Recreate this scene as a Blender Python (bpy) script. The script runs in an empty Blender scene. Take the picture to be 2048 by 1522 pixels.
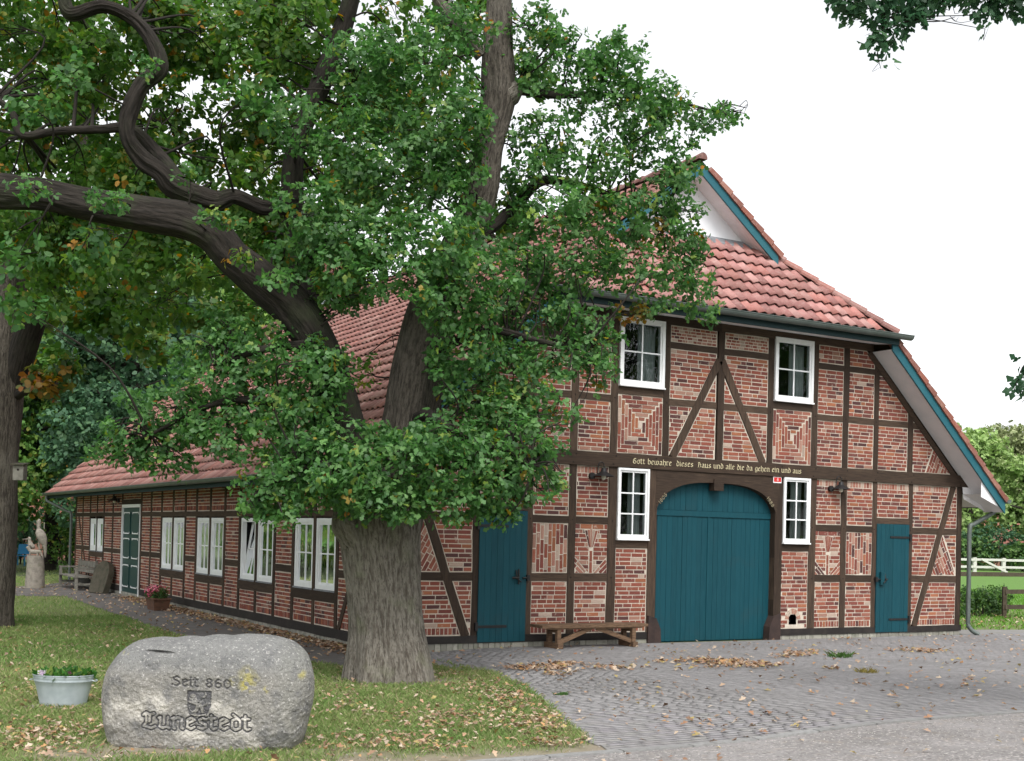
import bpy, math, random
import numpy as np
from mathutils import Vector, Matrix

random.seed(11)
rng = np.random.default_rng(11)
SC = bpy.context.scene
COL = SC.collection

# ------------------------------------------------------------------ camera
FPX, CXP, CYP = 2505.903, 1024.0, 1028.117          # focal length and principal point, in pixels of the 2048 px photo
CAM = np.array([-15.32516, -18.58712, 1.68888])
RT = np.array([0.86381913, -0.50319894, 0.0246441])
UP = np.array([-0.02953081, -0.00174079, 0.99956235])
FW = np.array([0.50293582, 0.86416885, 0.0163636])
cd = bpy.data.cameras.new('camera')
cam = bpy.data.objects.new('camera', cd)
COL.objects.link(cam)
cd.sensor_fit = 'HORIZONTAL'
cd.sensor_width = 36.0
cd.lens = FPX / 2048 * 36.0
cd.shift_y = (CYP - 761.0) / 2048
cd.clip_end = 3000
mw = Matrix.Identity(4)
for i in range(3):
    mw[i][0], mw[i][1], mw[i][2], mw[i][3] = RT[i], UP[i], -FW[i], CAM[i]
cam.matrix_world = mw
SC.camera = cam

# ------------------------------------------------------------------ sky and sun (bright overcast)
SUN_EL, SUN_AZ = math.radians(52), math.radians(196)     # azimuth clockwise from +y
w = bpy.data.worlds.new('World')
SC.world = w
w.use_nodes = True
nt = w.node_tree
nt.nodes.clear()
sky = nt.nodes.new('ShaderNodeTexSky')
sky.sky_type = 'NISHITA'
sky.sun_disc = False
sky.sun_elevation = SUN_EL
sky.sun_rotation = SUN_AZ
sky.dust_density = 3.0
hs = nt.nodes.new('ShaderNodeHueSaturation')
hs.inputs['Saturation'].default_value = 0.10
bg = nt.nodes.new('ShaderNodeBackground')
bg.inputs['Strength'].default_value = 0.15
wo = nt.nodes.new('ShaderNodeOutputWorld')
nt.links.new(sky.outputs[0], hs.inputs['Color'])
nt.links.new(hs.outputs[0], bg.inputs[0])
nt.links.new(bg.outputs[0], wo.inputs[0])
sl = bpy.data.lights.new('sun', 'SUN')
sl.energy = 0.8
sl.angle = math.radians(16)
sl.color = (1.0, 0.96, 0.90)
so = bpy.data.objects.new('sun', sl)
COL.objects.link(so)
sd = Vector((math.sin(SUN_AZ) * math.cos(SUN_EL), math.cos(SUN_AZ) * math.cos(SUN_EL), math.sin(SUN_EL)))
so.rotation_euler = sd.to_track_quat('Z', 'Y').to_euler()
vs = SC.view_settings
vs.view_transform = 'Standard'
vs.look = 'None'
vs.exposure = 1.10
vs.gamma = 1.0
vs.use_curve_mapping = False
SC.cycles.use_denoising = True
SC.cycles.max_bounces = 8
SC.cycles.transparent_max_bounces = 12

# ------------------------------------------------------------------ helpers: pixels to places
def pix(px, py, depth):
    return CAM + depth * (FW + RT * (px - CXP) / FPX - UP * (py - CYP) / FPX)

def sstep(t):
    t = np.clip(t, 0, 1)
    return t * t * (3 - 2 * t)

def gz(x, y):
    return -0.25 - 0.10 * sstep((-np.asarray(x, float) - 4.5) / 3.0)

def ground(px, py):
    d = FW + RT * (px - CXP) / FPX - UP * (py - CYP) / FPX
    z = -0.3
    for _ in range(6):
        t = (z - CAM[2]) / d[2]
        p = CAM + t * d
        z = float(gz(p[0], p[1]))
    return np.array([p[0], p[1], z])

def depth_of(p):
    return float((np.asarray(p) - CAM) @ FW)

# ------------------------------------------------------------------ helpers: materials
def material(name, base, rough=0.7, attr=None, layers=(), bump=(), objcol=False, objrand=0.0, spec=0.35, metallic=0.0, trans=0.0, stretch=(1, 1, 1), vec=None):
    """layers: (noise scale, colour, low, high, detail, stretch or None); bump: (scale, strength, distance, kind, stretch)"""
    m = bpy.data.materials.new(name)
    m.use_nodes = True
    nt = m.node_tree
    N, L = nt.nodes, nt.links
    N.clear()
    out = N.new('ShaderNodeOutputMaterial')
    bs = N.new('ShaderNodeBsdfPrincipled')
    bs.inputs['Roughness'].default_value = rough
    bs.inputs['Metallic'].default_value = metallic
    bs.inputs['Specular IOR Level'].default_value = spec
    geo = N.new('ShaderNodeNewGeometry')
    pos = geo.outputs['Position']
    if vec:
        va = N.new('ShaderNodeAttribute'); va.attribute_name = vec
        pos = va.outputs['Vector']

    def coords(st):
        mp = N.new('ShaderNodeMapping')
        mp.inputs['Scale'].default_value = st
        L.new(pos, mp.inputs[0])
        return mp.outputs[0]
    if attr:
        a = N.new('ShaderNodeAttribute')
        a.attribute_name = attr
        c = a.outputs['Color']
    else:
        r = N.new('ShaderNodeRGB')
        r.outputs[0].default_value = (*base, 1)
        c = r.outputs[0]
    if objcol:
        oi = N.new('ShaderNodeObjectInfo')
        mx = N.new('ShaderNodeMix'); mx.data_type = 'RGBA'; mx.blend_type = 'MULTIPLY'
        mx.inputs[0].default_value = 1
        L.new(c, mx.inputs[6]); L.new(oi.outputs['Color'], mx.inputs[7])
        c = mx.outputs[2]
    if objrand:
        oi = N.new('ShaderNodeObjectInfo')
        mr = N.new('ShaderNodeMapRange')
        mr.inputs[3].default_value = 1 - objrand; mr.inputs[4].default_value = 1 + objrand
        L.new(oi.outputs['Random'], mr.inputs[0])
        mx = N.new('ShaderNodeMix'); mx.data_type = 'RGBA'; mx.blend_type = 'MULTIPLY'
        mx.inputs[0].default_value = 1
        L.new(c, mx.inputs[6]); L.new(mr.outputs[0], mx.inputs[7])
        c = mx.outputs[2]
    for ly in layers:
        sc, colr, lo, hi, det = ly[:5]
        st = ly[5] if len(ly) > 5 and ly[5] else stretch
        no = N.new('ShaderNodeTexNoise')
        no.inputs['Scale'].default_value = sc
        no.inputs['Detail'].default_value = det
        no.inputs['Roughness'].default_value = 0.62
        L.new(coords(st), no.inputs['Vector'])
        mr = N.new('ShaderNodeMapRange')
        mr.inputs[1].default_value = lo; mr.inputs[2].default_value = hi
        L.new(no.outputs[0], mr.inputs[0])
        mx = N.new('ShaderNodeMix'); mx.data_type = 'RGBA'
        mx.inputs[7].default_value = (*colr[:3], 1)
        f = mr.outputs[0]
        if len(colr) > 3:
            mm = N.new('ShaderNodeMath'); mm.operation = 'MULTIPLY'; mm.inputs[1].default_value = colr[3]
            L.new(f, mm.inputs[0]); f = mm.outputs[0]
        L.new(f, mx.inputs[0]); L.new(c, mx.inputs[6])
        c = mx.outputs[2]
    L.new(c, bs.inputs['Base Color'])
    nrm = None
    for b in bump:
        sc, stg, dist = b[:3]
        kind = b[3] if len(b) > 3 else 'noise'
        st = b[4] if len(b) > 4 else stretch
        if kind == 'voronoi':
            t = N.new('ShaderNodeTexVoronoi'); t.inputs['Scale'].default_value = sc
            t.feature = 'DISTANCE_TO_EDGE'
        else:
            t = N.new('ShaderNodeTexNoise'); t.inputs['Scale'].default_value = sc; t.inputs['Detail'].default_value = 6
        L.new(coords(st), t.inputs['Vector'])
        bp = N.new('ShaderNodeBump')
        bp.inputs['Strength'].default_value = stg; bp.inputs['Distance'].default_value = dist
        L.new(t.outputs[0], bp.inputs['Height'])
        if nrm:
            L.new(nrm, bp.inputs['Normal'])
        nrm = bp.outputs[0]
    if nrm:
        L.new(nrm, bs.inputs['Normal'])
    if trans:
        tr = N.new('ShaderNodeBsdfTranslucent')
        hsv = N.new('ShaderNodeHueSaturation'); hsv.inputs['Saturation'].default_value = 1.15; hsv.inputs['Value'].default_value = 1.5
        L.new(c, hsv.inputs['Color']); L.new(hsv.outputs[0], tr.inputs['Color'])
        ms = N.new('ShaderNodeMixShader'); ms.inputs[0].default_value = trans
        L.new(bs.outputs[0], ms.inputs[1]); L.new(tr.outputs[0], ms.inputs[2])
        L.new(ms.outputs[0], out.inputs[0])
    else:
        L.new(bs.outputs[0], out.inputs[0])
    return m

MT = {}
MT['brick'] = material('brick', (0.3, 0.1, 0.07), 0.9, attr='Col', layers=[(11, (0.46, 0.38, 0.31, 0.8), 0.60, 0.70, 5), (40, (0.10, 0.04, 0.03, 0.4), 0.5, 0.8, 3)], bump=[(60, 0.35, 0.006)])
MT['mortar'] = material('mortar', (0.55, 0.485, 0.405), 0.95, layers=[(3, (0.43, 0.375, 0.31), 0.4, 0.7, 5), (60, (0.68, 0.61, 0.52), 0.5, 0.8, 3)], bump=[(70, 0.3, 0.004)])
MT['plinth'] = material('plinth', (0.33, 0.31, 0.27), 0.95, attr='Col', layers=[(8, (0.18, 0.19, 0.14), 0.5, 0.75, 5)], bump=[(50, 0.4, 0.006)])
TIMB = dict(rough=0.8, objrand=0.38, spec=0.25)
MT['timber_v'] = material('timber_v', (0.058, 0.038, 0.026), layers=[(6, (0.020, 0.013, 0.010), 0.4, 0.75, 6, (7, 7, .6)), (2, (0.095, 0.066, 0.044, .8), 0.58, 0.8, 4, (4, 4, .6))], bump=[(8, 0.6, 0.006, 'noise', (9, 9, .5))], **TIMB)
MT['timber_h'] = material('timber_h', (0.058, 0.038, 0.026), layers=[(6, (0.020, 0.013, 0.010), 0.4, 0.75, 6, (.6, .6, 9)), (2, (0.095, 0.066, 0.044, .8), 0.58, 0.8, 4, (.6, .6, 4))], bump=[(8, 0.6, 0.006, 'noise', (.5, .5, 9))], **TIMB)
MT['sill'] = material('sill', (0.016, 0.013, 0.012), 0.7, layers=[(4, (0.035, 0.028, 0.024), 0.45, 0.75, 5)], bump=[(12, 0.4, 0.005)])
MT['peg'] = material('peg', (0.014, 0.010, 0.008), 0.9)
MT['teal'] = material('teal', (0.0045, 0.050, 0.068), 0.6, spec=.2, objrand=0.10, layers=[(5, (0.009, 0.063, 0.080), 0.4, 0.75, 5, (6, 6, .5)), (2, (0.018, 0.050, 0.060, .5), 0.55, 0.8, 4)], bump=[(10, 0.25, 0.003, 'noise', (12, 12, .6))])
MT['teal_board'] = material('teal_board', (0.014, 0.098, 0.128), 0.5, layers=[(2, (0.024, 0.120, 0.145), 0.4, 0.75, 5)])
MT['soffit'] = material('soffit', (0.78, 0.76, 0.76), 0.7, layers=[(2, (0.68, 0.67, 0.68), 0.4, 0.75, 5)])
MT['gutter'] = material('gutter', (0.13, 0.15, 0.14), 0.5, metallic=0.3, layers=[(3, (0.08, 0.10, 0.09), 0.4, 0.75, 5)])
MT['fascia_shaded'] = material('fascia_shaded', (0.007, 0.024, 0.028), 0.7)  # near-black teal: the shadow under the gutter is put into the colour
MT['white'] = material('white', (0.80, 0.81, 0.82), 0.35, layers=[(4, (0.70, 0.71, 0.71), 0.5, 0.8, 4)])
MT['render_white'] = material('render_white', (0.74, 0.75, 0.78), 0.9, layers=[(1.5, (0.62, 0.64, 0.68), 0.4, 0.8, 5)], bump=[(60, .2, .004)])
MT['zinc'] = material('zinc', (0.30, 0.32, 0.32), 0.45, metallic=0.6, layers=[(5, (0.20, 0.23, 0.22), 0.4, 0.75, 5), (1.5, (0.36, 0.40, 0.38), 0.5, 0.8, 3)])
MT['zinc_light'] = material('zinc_light', (0.42, 0.47, 0.50), 0.5, metallic=0.35, layers=[(9, (0.33, 0.38, 0.41), 0.4, 0.75, 5), (3, (0.50, 0.54, 0.56), 0.5, 0.8, 3)])
MT['iron'] = material('iron', (0.012, 0.012, 0.013), 0.55, layers=[(20, (0.03, 0.022, 0.018), 0.5, 0.8, 4)])
MT['lead'] = material('lead', (0.22, 0.23, 0.25), 0.6, layers=[(8, (0.14, 0.15, 0.16), 0.4, 0.7, 4)])
MT['tile'] = material('tile', (0.36, 0.13, 0.10), 0.58, attr='Col', objcol=True, spec=.35, layers=[(1.3, (0.24, 0.105, 0.085, .65), 0.45, 0.7, 6), (14, (0.42, 0.29, 0.26, .5), 0.52, 0.75, 5), (22, (0.075, 0.075, 0.05, .75), 0.60, 0.74, 5)], bump=[(50, 0.2, 0.004)])
MT['dark_room'] = material('dark_room', (0.02, 0.02, 0.02), 1.0)
MT['curtain'] = material('curtain', (0.30, 0.32, 0.31), 0.95, layers=[(6, (0.20, 0.22, 0.22), 0.4, 0.7, 2, (8, 8, .4))])
MT['gold'] = material('gold', (0.62, 0.55, 0.36), 0.6, layers=[(30, (0.40, 0.33, 0.2), 0.5, 0.8, 3)])
MT['gold_dim'] = material('gold_dim', (0.34, 0.29, 0.19), 0.7)
MT['sill_brown'] = material('sill_brown', (0.045, 0.028, 0.024), 0.8, layers=[(5, (0.02, 0.014, 0.013), 0.4, 0.7, 5)], bump=[(14, .5, .008)])
MT['red_sign'] = material('red_sign', (0.55, 0.03, 0.03), 0.35)
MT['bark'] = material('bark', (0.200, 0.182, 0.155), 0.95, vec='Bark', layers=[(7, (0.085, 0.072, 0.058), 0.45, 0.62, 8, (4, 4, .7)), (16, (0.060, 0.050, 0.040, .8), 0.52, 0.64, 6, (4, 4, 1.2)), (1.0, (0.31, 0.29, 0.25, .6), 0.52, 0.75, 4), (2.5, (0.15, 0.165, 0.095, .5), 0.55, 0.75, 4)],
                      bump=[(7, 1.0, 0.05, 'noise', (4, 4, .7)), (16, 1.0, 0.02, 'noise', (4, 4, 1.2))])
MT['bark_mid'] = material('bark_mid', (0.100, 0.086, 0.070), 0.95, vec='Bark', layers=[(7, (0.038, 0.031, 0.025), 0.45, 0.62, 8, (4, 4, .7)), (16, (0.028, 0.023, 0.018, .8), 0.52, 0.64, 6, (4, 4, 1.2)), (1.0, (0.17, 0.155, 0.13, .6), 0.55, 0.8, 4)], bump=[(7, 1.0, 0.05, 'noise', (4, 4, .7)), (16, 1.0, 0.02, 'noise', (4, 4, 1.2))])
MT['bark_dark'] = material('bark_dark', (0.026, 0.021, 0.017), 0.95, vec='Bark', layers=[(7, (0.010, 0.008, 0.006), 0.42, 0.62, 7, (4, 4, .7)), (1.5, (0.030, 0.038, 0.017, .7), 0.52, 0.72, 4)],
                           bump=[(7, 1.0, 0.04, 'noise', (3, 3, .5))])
MT['leaf'] = material('leaf', (0.05, 0.11, 0.03), 0.5, attr='Col', trans=0.45, spec=0.4)
MT['leaf_far'] = material('leaf_far', (0.05, 0.11, 0.03), 0.6, attr='Col', trans=0.22, spec=0.3)
MT['litter'] = material('litter', (0.4, 0.25, 0.1), 0.8, attr='Col', trans=0.1)
MT['grass'] = material('grass', (0.08, 0.16, 0.03), 0.7, attr='Col', trans=0.25, spec=0.2)
MT['ground'] = material('ground', (0.09, 0.13, 0.03), 0.98, attr='Col', layers=[(5, (0.10, 0.085, 0.05, .6), 0.5, 0.75, 6), (40, (0.05, 0.06, 0.02, .5), 0.5, 0.8, 4)], bump=[(14, 0.6, 0.03), (70, 0.5, 0.01)])
MT['paver'] = material('paver', (0.2, 0.2, 0.2), 0.9, attr='Col', objcol=True, layers=[(0.5, (0.14, 0.135, 0.13, .5), 0.45, 0.7, 6), (30, (0.28, 0.275, 0.27, .5), 0.5, 0.75, 5)], bump=[(120, .3, .004)])
MT['joint'] = material('joint', (0.215, 0.208, 0.200), 1.0, layers=[(3, (0.15, 0.15, 0.12), 0.5, 0.75, 5)])
MT['path'] = material('path', (0.125, 0.115, 0.11), 0.95, layers=[(3, (0.085, 0.078, 0.07), 0.4, 0.7, 6), (60, (0.20, 0.18, 0.17, .6), 0.55, 0.8, 4)], bump=[(60, .5, .008)])
MT['asphalt'] = material('asphalt', (0.235, 0.222, 0.218), 0.95, layers=[(1.2, (0.165, 0.155, 0.15), 0.4, 0.7, 6), (24, (0.44, 0.41, 0.39, .9), 0.54, 0.66, 6), (20, (0.08, 0.072, 0.066, .8), 0.55, 0.68, 6, (1, 1, 1.3)), (6, (0.24, 0.20, 0.16, .5), 0.55, 0.7, 5)], bump=[(60, .6, .01)])
MT['kerb'] = material('kerb', (0.24, 0.24, 0.235), 0.9, objrand=.12, layers=[(20, (0.17, 0.165, 0.16), 0.4, 0.75, 5)], bump=[(90, .4, .004)])
MT['stone'] = material('stone', (0.33, 0.31, 0.28), 0.95, attr='Col', layers=[(6, (0.13, 0.13, 0.13, .8), 0.48, 0.64, 9), (40, (0.62, 0.60, 0.57, .45), 0.57, 0.66, 5), (70, (0.07, 0.07, 0.07, .6), 0.56, 0.68, 5)], bump=[(28, 0.85, 0.035), (110, 0.7, 0.012)])
MT['grey_stone'] = material('grey_stone', (0.25, 0.225, 0.19), 0.95, layers=[(8, (0.15, 0.135, 0.115), 0.45, 0.7, 6), (2.5, (0.14, 0.15, 0.09, .7), 0.55, 0.75, 4)], bump=[(30, .6, .01)])
MT['old_wood'] = material('old_wood', (0.17, 0.105, 0.062), 0.8, objrand=.2, layers=[(4, (0.07, 0.040, 0.024), 0.4, 0.7, 6, (2, 2, 9))], bump=[(9, .4, .005, 'noise', (1, 1, 9))])
MT['grey_wood'] = material('grey_wood', (0.20, 0.19, 0.165), 0.9, objrand=.2, layers=[(5, (0.10, 0.095, 0.08), 0.4, 0.7, 6)], bump=[(20, .5, .006)])
MT['moss_wood'] = material('moss_wood', (0.085, 0.075, 0.055), 0.95, layers=[(6, (0.045, 0.045, 0.03), 0.4, 0.7, 6)], bump=[(20, .6, .01)])
MT['green_door'] = material('green_door', (0.010, 0.045, 0.045), 0.4, layers=[(6, (0.015, 0.055, 0.05), 0.4, 0.8, 3)])
MT['terracotta'] = material('terracotta', (0.13, 0.065, 0.04), 0.9, layers=[(12, (0.08, 0.045, 0.03), 0.4, 0.7, 4)])
MT['orange_pipe'] = material('orange_pipe', (0.42, 0.11, 0.03), 0.5)
MT['blue_paint'] = material('blue_paint', (0.02, 0.18, 0.35), 0.4)
MT['fence_white'] = material('fence_white', (0.50, 0.50, 0.46), 0.8, layers=[(6, (0.42, 0.42, 0.38), 0.45, 0.75, 4)])
MT['fence_brown'] = material('fence_brown', (0.075, 0.058, 0.04), 0.9, layers=[(8, (0.04, 0.03, 0.02), 0.4, 0.7, 4)])
MT['far_wall'] = material('far_wall', (0.30, 0.16, 0.12), 0.95, layers=[(3, (0.22, 0.12, 0.09), 0.4, 0.7, 5)])
MT['far_roof'] = material('far_roof', (0.24, 0.10, 0.075), 0.9, layers=[(3, (0.17, 0.07, 0.055), 0.4, 0.7, 5)])
MT['bulb'] = material('bulb', (0.75, 0.72, 0.62), 0.25)

def glass_mat():
    m = bpy.data.materials.new('glass')
    m.use_nodes = True
    N, L = m.node_tree.nodes, m.node_tree.links
    N.clear()
    out = N.new('ShaderNodeOutputMaterial')
    tr = N.new('ShaderNodeBsdfTransparent'); tr.inputs[0].default_value = (0.72, 0.78, 0.78, 1)
    gl = N.new('ShaderNodeBsdfGlossy'); gl.inputs['Roughness'].default_value = 0.015
    gl.inputs[0].default_value = (0.95, 0.97, 1, 1)
    fr = N.new('ShaderNodeFresnel'); fr.inputs[0].default_value = 1.5
    no = N.new('ShaderNodeTexNoise'); no.inputs['Scale'].default_value = 2.5
    bp = N.new('ShaderNodeBump'); bp.inputs['Strength'].default_value = 0.03; bp.inputs['Distance'].default_value = 0.05
    L.new(no.outputs[0], bp.inputs['Height']); L.new(bp.outputs[0], gl.inputs['Normal'])
    mm = N.new('ShaderNodeMath'); mm.operation = 'MULTIPLY_ADD'; mm.inputs[1].default_value = 1.25; mm.inputs[2].default_value = 0.01
    ms = N.new('ShaderNodeMixShader')
    L.new(fr.outputs[0], mm.inputs[0]); L.new(mm.outputs[0], ms.inputs[0])
    L.new(tr.outputs[0], ms.inputs[1]); L.new(gl.outputs[0], ms.inputs[2])
    L.new(ms.outputs[0], out.inputs[0])
    return m
MT['glass'] = glass_mat()

# ------------------------------------------------------------------ helpers: objects
def origin_of(p):
    o = np.zeros(3)
    while p is not None:
        o = o + np.array(p.location)
        p = p.parent
    return o

def link(name, me, parent=None):
    o = bpy.data.objects.new(name, me)
    COL.objects.link(o)
    if parent is not None:
        o.parent = parent
    return o

def tag(o, label=None, cat=None, group=None, kind=None):
    if label: o['label'] = label
    if cat: o['category'] = cat
    if group: o['group'] = group
    if kind: o['kind'] = kind
    return o

def thing(name, label, cat, loc, group=None):
    o = bpy.data.objects.new(name, None)
    COL.objects.link(o)
    o.location = tuple(float(v) for v in loc)
    o.empty_display_size = 0.2
    return tag(o, label, cat, group)

def np_mesh(name, V, F, mat, parent=None, col=None, vcol=None, smooth=False, bark=None):
    """V (n,3) world coordinates, F (m,k) faces of one size, col (m,3) face colours, vcol (n,3) vertex colours"""
    V = np.asarray(V, np.float32) - origin_of(parent).astype(np.float32)
    F = np.asarray(F, np.int32)
    me = bpy.data.meshes.new(name)
    me.vertices.add(len(V)); me.vertices.foreach_set('co', V.ravel())
    me.loops.add(F.size); me.loops.foreach_set('vertex_index', F.ravel())
    me.polygons.add(len(F))
    me.polygons.foreach_set('loop_start', np.arange(0, F.size, F.shape[1], dtype=np.int32))
    if smooth:
        me.polygons.foreach_set('use_smooth', np.ones(len(F), bool))
    if col is not None:
        a = me.attributes.new('Col', 'FLOAT_COLOR', 'FACE')
        a.data.foreach_set('color', np.c_[col, np.ones(len(col))].astype(np.float32).ravel())
    if vcol is not None:
        a = me.attributes.new('Col', 'FLOAT_COLOR', 'POINT')
        a.data.foreach_set('color', np.c_[vcol, np.ones(len(vcol))].astype(np.float32).ravel())
    if bark is not None:
        a = me.attributes.new('Bark', 'FLOAT_VECTOR', 'POINT')
        a.data.foreach_set('vector', np.asarray(bark, np.float32).ravel())
    me.materials.append(MT[mat])
    me.update(calc_edges=True)
    me.validate()
    return link(name, me, parent)

class MB:
    """collects polygons, then links them as ONE mesh object"""
    def __init__(s):
        s.v, s.f, s.c = [], [], []
    def poly(s, pts, col=None):
        i = len(s.v)
        s.v += [tuple(map(float, p)) for p in pts]
        s.f.append(tuple(range(i, i + len(pts)))); s.c.append(col)
    def faces(s, pts, fs, col=None):
        i = len(s.v)
        s.v += [tuple(map(float, p)) for p in pts]
        for f in fs:
            s.f.append(tuple(i + k for k in f)); s.c.append(col)
        return s
    def prism(s, front, back, col=None, cap_back=False):
        n = len(front)
        fs = [tuple(range(n))] + [(k, n + k, n + (k + 1) % n, (k + 1) % n) for k in range(n)]
        if cap_back: fs.append(tuple(range(2 * n - 1, n - 1, -1)))
        return s.faces(list(front) + list(back), fs, col)
    def box(s, a, b, col=None):
        (x0, y0, z0), (x1, y1, z1) = a, b
        return s.faces([(x0, y0, z0), (x1, y0, z0), (x1, y1, z0), (x0, y1, z0), (x0, y0, z1), (x1, y0, z1), (x1, y1, z1), (x0, y1, z1)],
                       [(0, 3, 2, 1), (4, 5, 6, 7), (0, 1, 5, 4), (1, 2, 6, 5), (2, 3, 7, 6), (3, 0, 4, 7)], col)
    def bar(s, p, q, wa, wb, side=None, col=None):
        """a bar from p to q, wa wide along side, wb the other way"""
        p, q = np.asarray(p, float), np.asarray(q, float)
        d = (q - p) / np.linalg.norm(q - p)
        sd_ = np.asarray(side if side is not None else ((0, 0, 1) if abs(d[2]) < .9 else (1, 0, 0)), float)
        sd_ = sd_ - d * (sd_ @ d); sd_ /= np.linalg.norm(sd_)
        o = np.cross(d, sd_)
        c = [p + sd_ * i * wa / 2 + o * j * wb / 2 for i, j in ((-1, -1), (1, -1), (1, 1), (-1, 1))]
        e = [v + q - p for v in c]
        return s.prism(c, e, col, True)
    def tube(s, pts, rad, seg=8, cap=True, col=None, jit=0.0):
        V, F = tube_mesh(pts, rad, seg, jit)
        i = len(s.v)
        s.v += [tuple(map(float, p)) for p in V]
        for f in F:
            s.f.append(tuple(int(i + k) for k in f)); s.c.append(col)
        if cap:
            s.f.append(tuple(i + k for k in range(seg - 1, -1, -1))); s.c.append(col)
            s.f.append(tuple(i + len(V) - seg + k for k in range(seg))); s.c.append(col)
        return s
    def build(s, name, mat, parent=None, smooth=False):
        o = origin_of(parent)
        me = bpy.data.meshes.new(name)
        me.from_pydata([(v[0] - o[0], v[1] - o[1], v[2] - o[2]) for v in s.v], [], s.f)
        if any(c is not None for c in s.c):
            a = me.attributes.new('Col', 'FLOAT_COLOR', 'FACE')
            a.data.foreach_set('color', np.array([(*(c or (1, 1, 1)), 1) for c in s.c], np.float32).ravel())
        if smooth:
            me.polygons.foreach_set('use_smooth', np.ones(len(me.polygons), bool))
        me.materials.append(MT[mat])
        me.update()
        return link(name, me, parent)

def smooth_path(pts, rad, n=6):
    """Catmull-Rom through pts"""
    P = np.asarray(pts, float); R = np.asarray(rad, float)
    if len(P) < 3:
        t = np.linspace(0, 1, n + 1)[:, None]
        return P[0] + (P[1] - P[0]) * t, R[0] + (R[1] - R[0]) * t[:, 0]
    A = np.vstack([2 * P[0] - P[1], P, 2 * P[-1] - P[-2]])
    op, orr = [], []
    for i in range(1, len(A) - 2):
        for k in range(n):
            t = k / n
            p0, p1, p2, p3 = A[i - 1], A[i], A[i + 1], A[i + 2]
            op.append(.5 * (2 * p1 + (p2 - p0) * t + (2 * p0 - 5 * p1 + 4 * p2 - p3) * t * t + (3 * p1 - p0 - 3 * p2 + p3) * t ** 3))
            orr.append(R[i - 1] + (R[i] - R[i - 1]) * t)
    op.append(P[-1]); orr.append(R[-1])
    return np.array(op), np.array(orr)

def tube_mesh(pts, rad, seg=8, jit=0.0, seed=0, ridge=0.0, nrid=26):
    P = np.asarray(pts, float)
    R = np.broadcast_to(np.asarray(rad, float), (len(P),))
    T = np.gradient(P, axis=0)
    T /= np.linalg.norm(T, axis=1)[:, None]
    ref = np.array([0, 0, 1.]) if abs(T[0][2]) < .8 else np.array([1., 0, 0])
    n = np.cross(T[0], ref); n /= np.linalg.norm(n)
    V = []
    RT_ = np.random.default_rng(seed + 5).random((nrid, 64))
    def rnoise(t, s):
        u = (t / (2 * math.pi) * nrid) % nrid; i = np.floor(u).astype(int); f = u - i; f = f * f * (3 - 2 * f)
        v = s + 1.6 * np.sin(t * 3 + s * .3); j = np.floor(v).astype(int); g = v - j; g = g * g * (3 - 2 * g)
        q = lambda a, b: RT_[a % nrid, b % 64]
        return (q(i, j) * (1 - f) + q(i + 1, j) * f) * (1 - g) + (q(i, j + 1) * (1 - f) + q(i + 1, j + 1) * f) * g
    r_ = np.random.default_rng(seed + len(P))
    ph = r_.uniform(0, 6.28, 6)
    th = np.arange(seg) * 2 * math.pi / seg
    acc = 0
    for i in range(len(P)):
        n = n - T[i] * (n @ T[i]); n /= np.linalg.norm(n)
        b = np.cross(T[i], n)
        if i: acc += np.linalg.norm(P[i] - P[i - 1])
        rr = R[i] * (1 + jit * (np.sin(3 * th + ph[0] + acc * .7) * .5 + np.sin(5 * th + ph[1] - acc * 1.3) * .35 + np.sin(8 * th + ph[2] + acc * 2.1) * .25 + np.sin(acc * 3.1 + ph[3]) * .5))
        if ridge: rr = rr + ridge * (1 - 2 * np.abs(2 * rnoise(th, acc * 2.2) - 1))
        V.append(P[i] + np.outer(np.cos(th) * rr, n) + np.outer(np.sin(th) * rr, b))
    V = np.vstack(V)
    k = np.arange(seg); F = []
    for i in range(len(P) - 1):
        a = i * seg
        F.append(np.c_[a + k, a + (k + 1) % seg, a + seg + (k + 1) % seg, a + seg + k])
    return V, np.vstack(F)

def clip_half(poly, p, n):
    """keep the side where (x-p).n >= 0"""
    out = []
    m = len(poly)
    for i in range(m):
        a, b = poly[i], poly[(i + 1) % m]
        da = (a[0] - p[0]) * n[0] + (a[1] - p[1]) * n[1]
        db = (b[0] - p[0]) * n[0] + (b[1] - p[1]) * n[1]
        if da >= 0: out.append(a)
        if (da >= 0) != (db >= 0):
            t = da / (da - db)
            out.append((a[0] + (b[0] - a[0]) * t, a[1] + (b[1] - a[1]) * t))
    return out

def area(poly):
    return .5 * sum(poly[i][0] * poly[(i + 1) % len(poly)][1] - poly[(i + 1) % len(poly)][0] * poly[i][1] for i in range(len(poly)))

def ccw(poly):
    return poly if area(poly) >= 0 else poly[::-1]

def clip_convex(poly, conv, inset=0.0):
    conv = ccw(conv)
    for i in range(len(conv)):
        a, b = conv[i], conv[(i + 1) % len(conv)]
        dx, dy = b[0] - a[0], b[1] - a[1]
        l = math.hypot(dx, dy)
        if l < 1e-6: continue
        n = (-dy / l, dx / l)
        poly = clip_half(poly, (a[0] + n[0] * inset, a[1] + n[1] * inset), n)
        if len(poly) < 3: return []
    return poly

def rect(a0, a1, b0, b1):
    return [(a0, b0), (a1, b0), (a1, b1), (a0, b1)]

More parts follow.
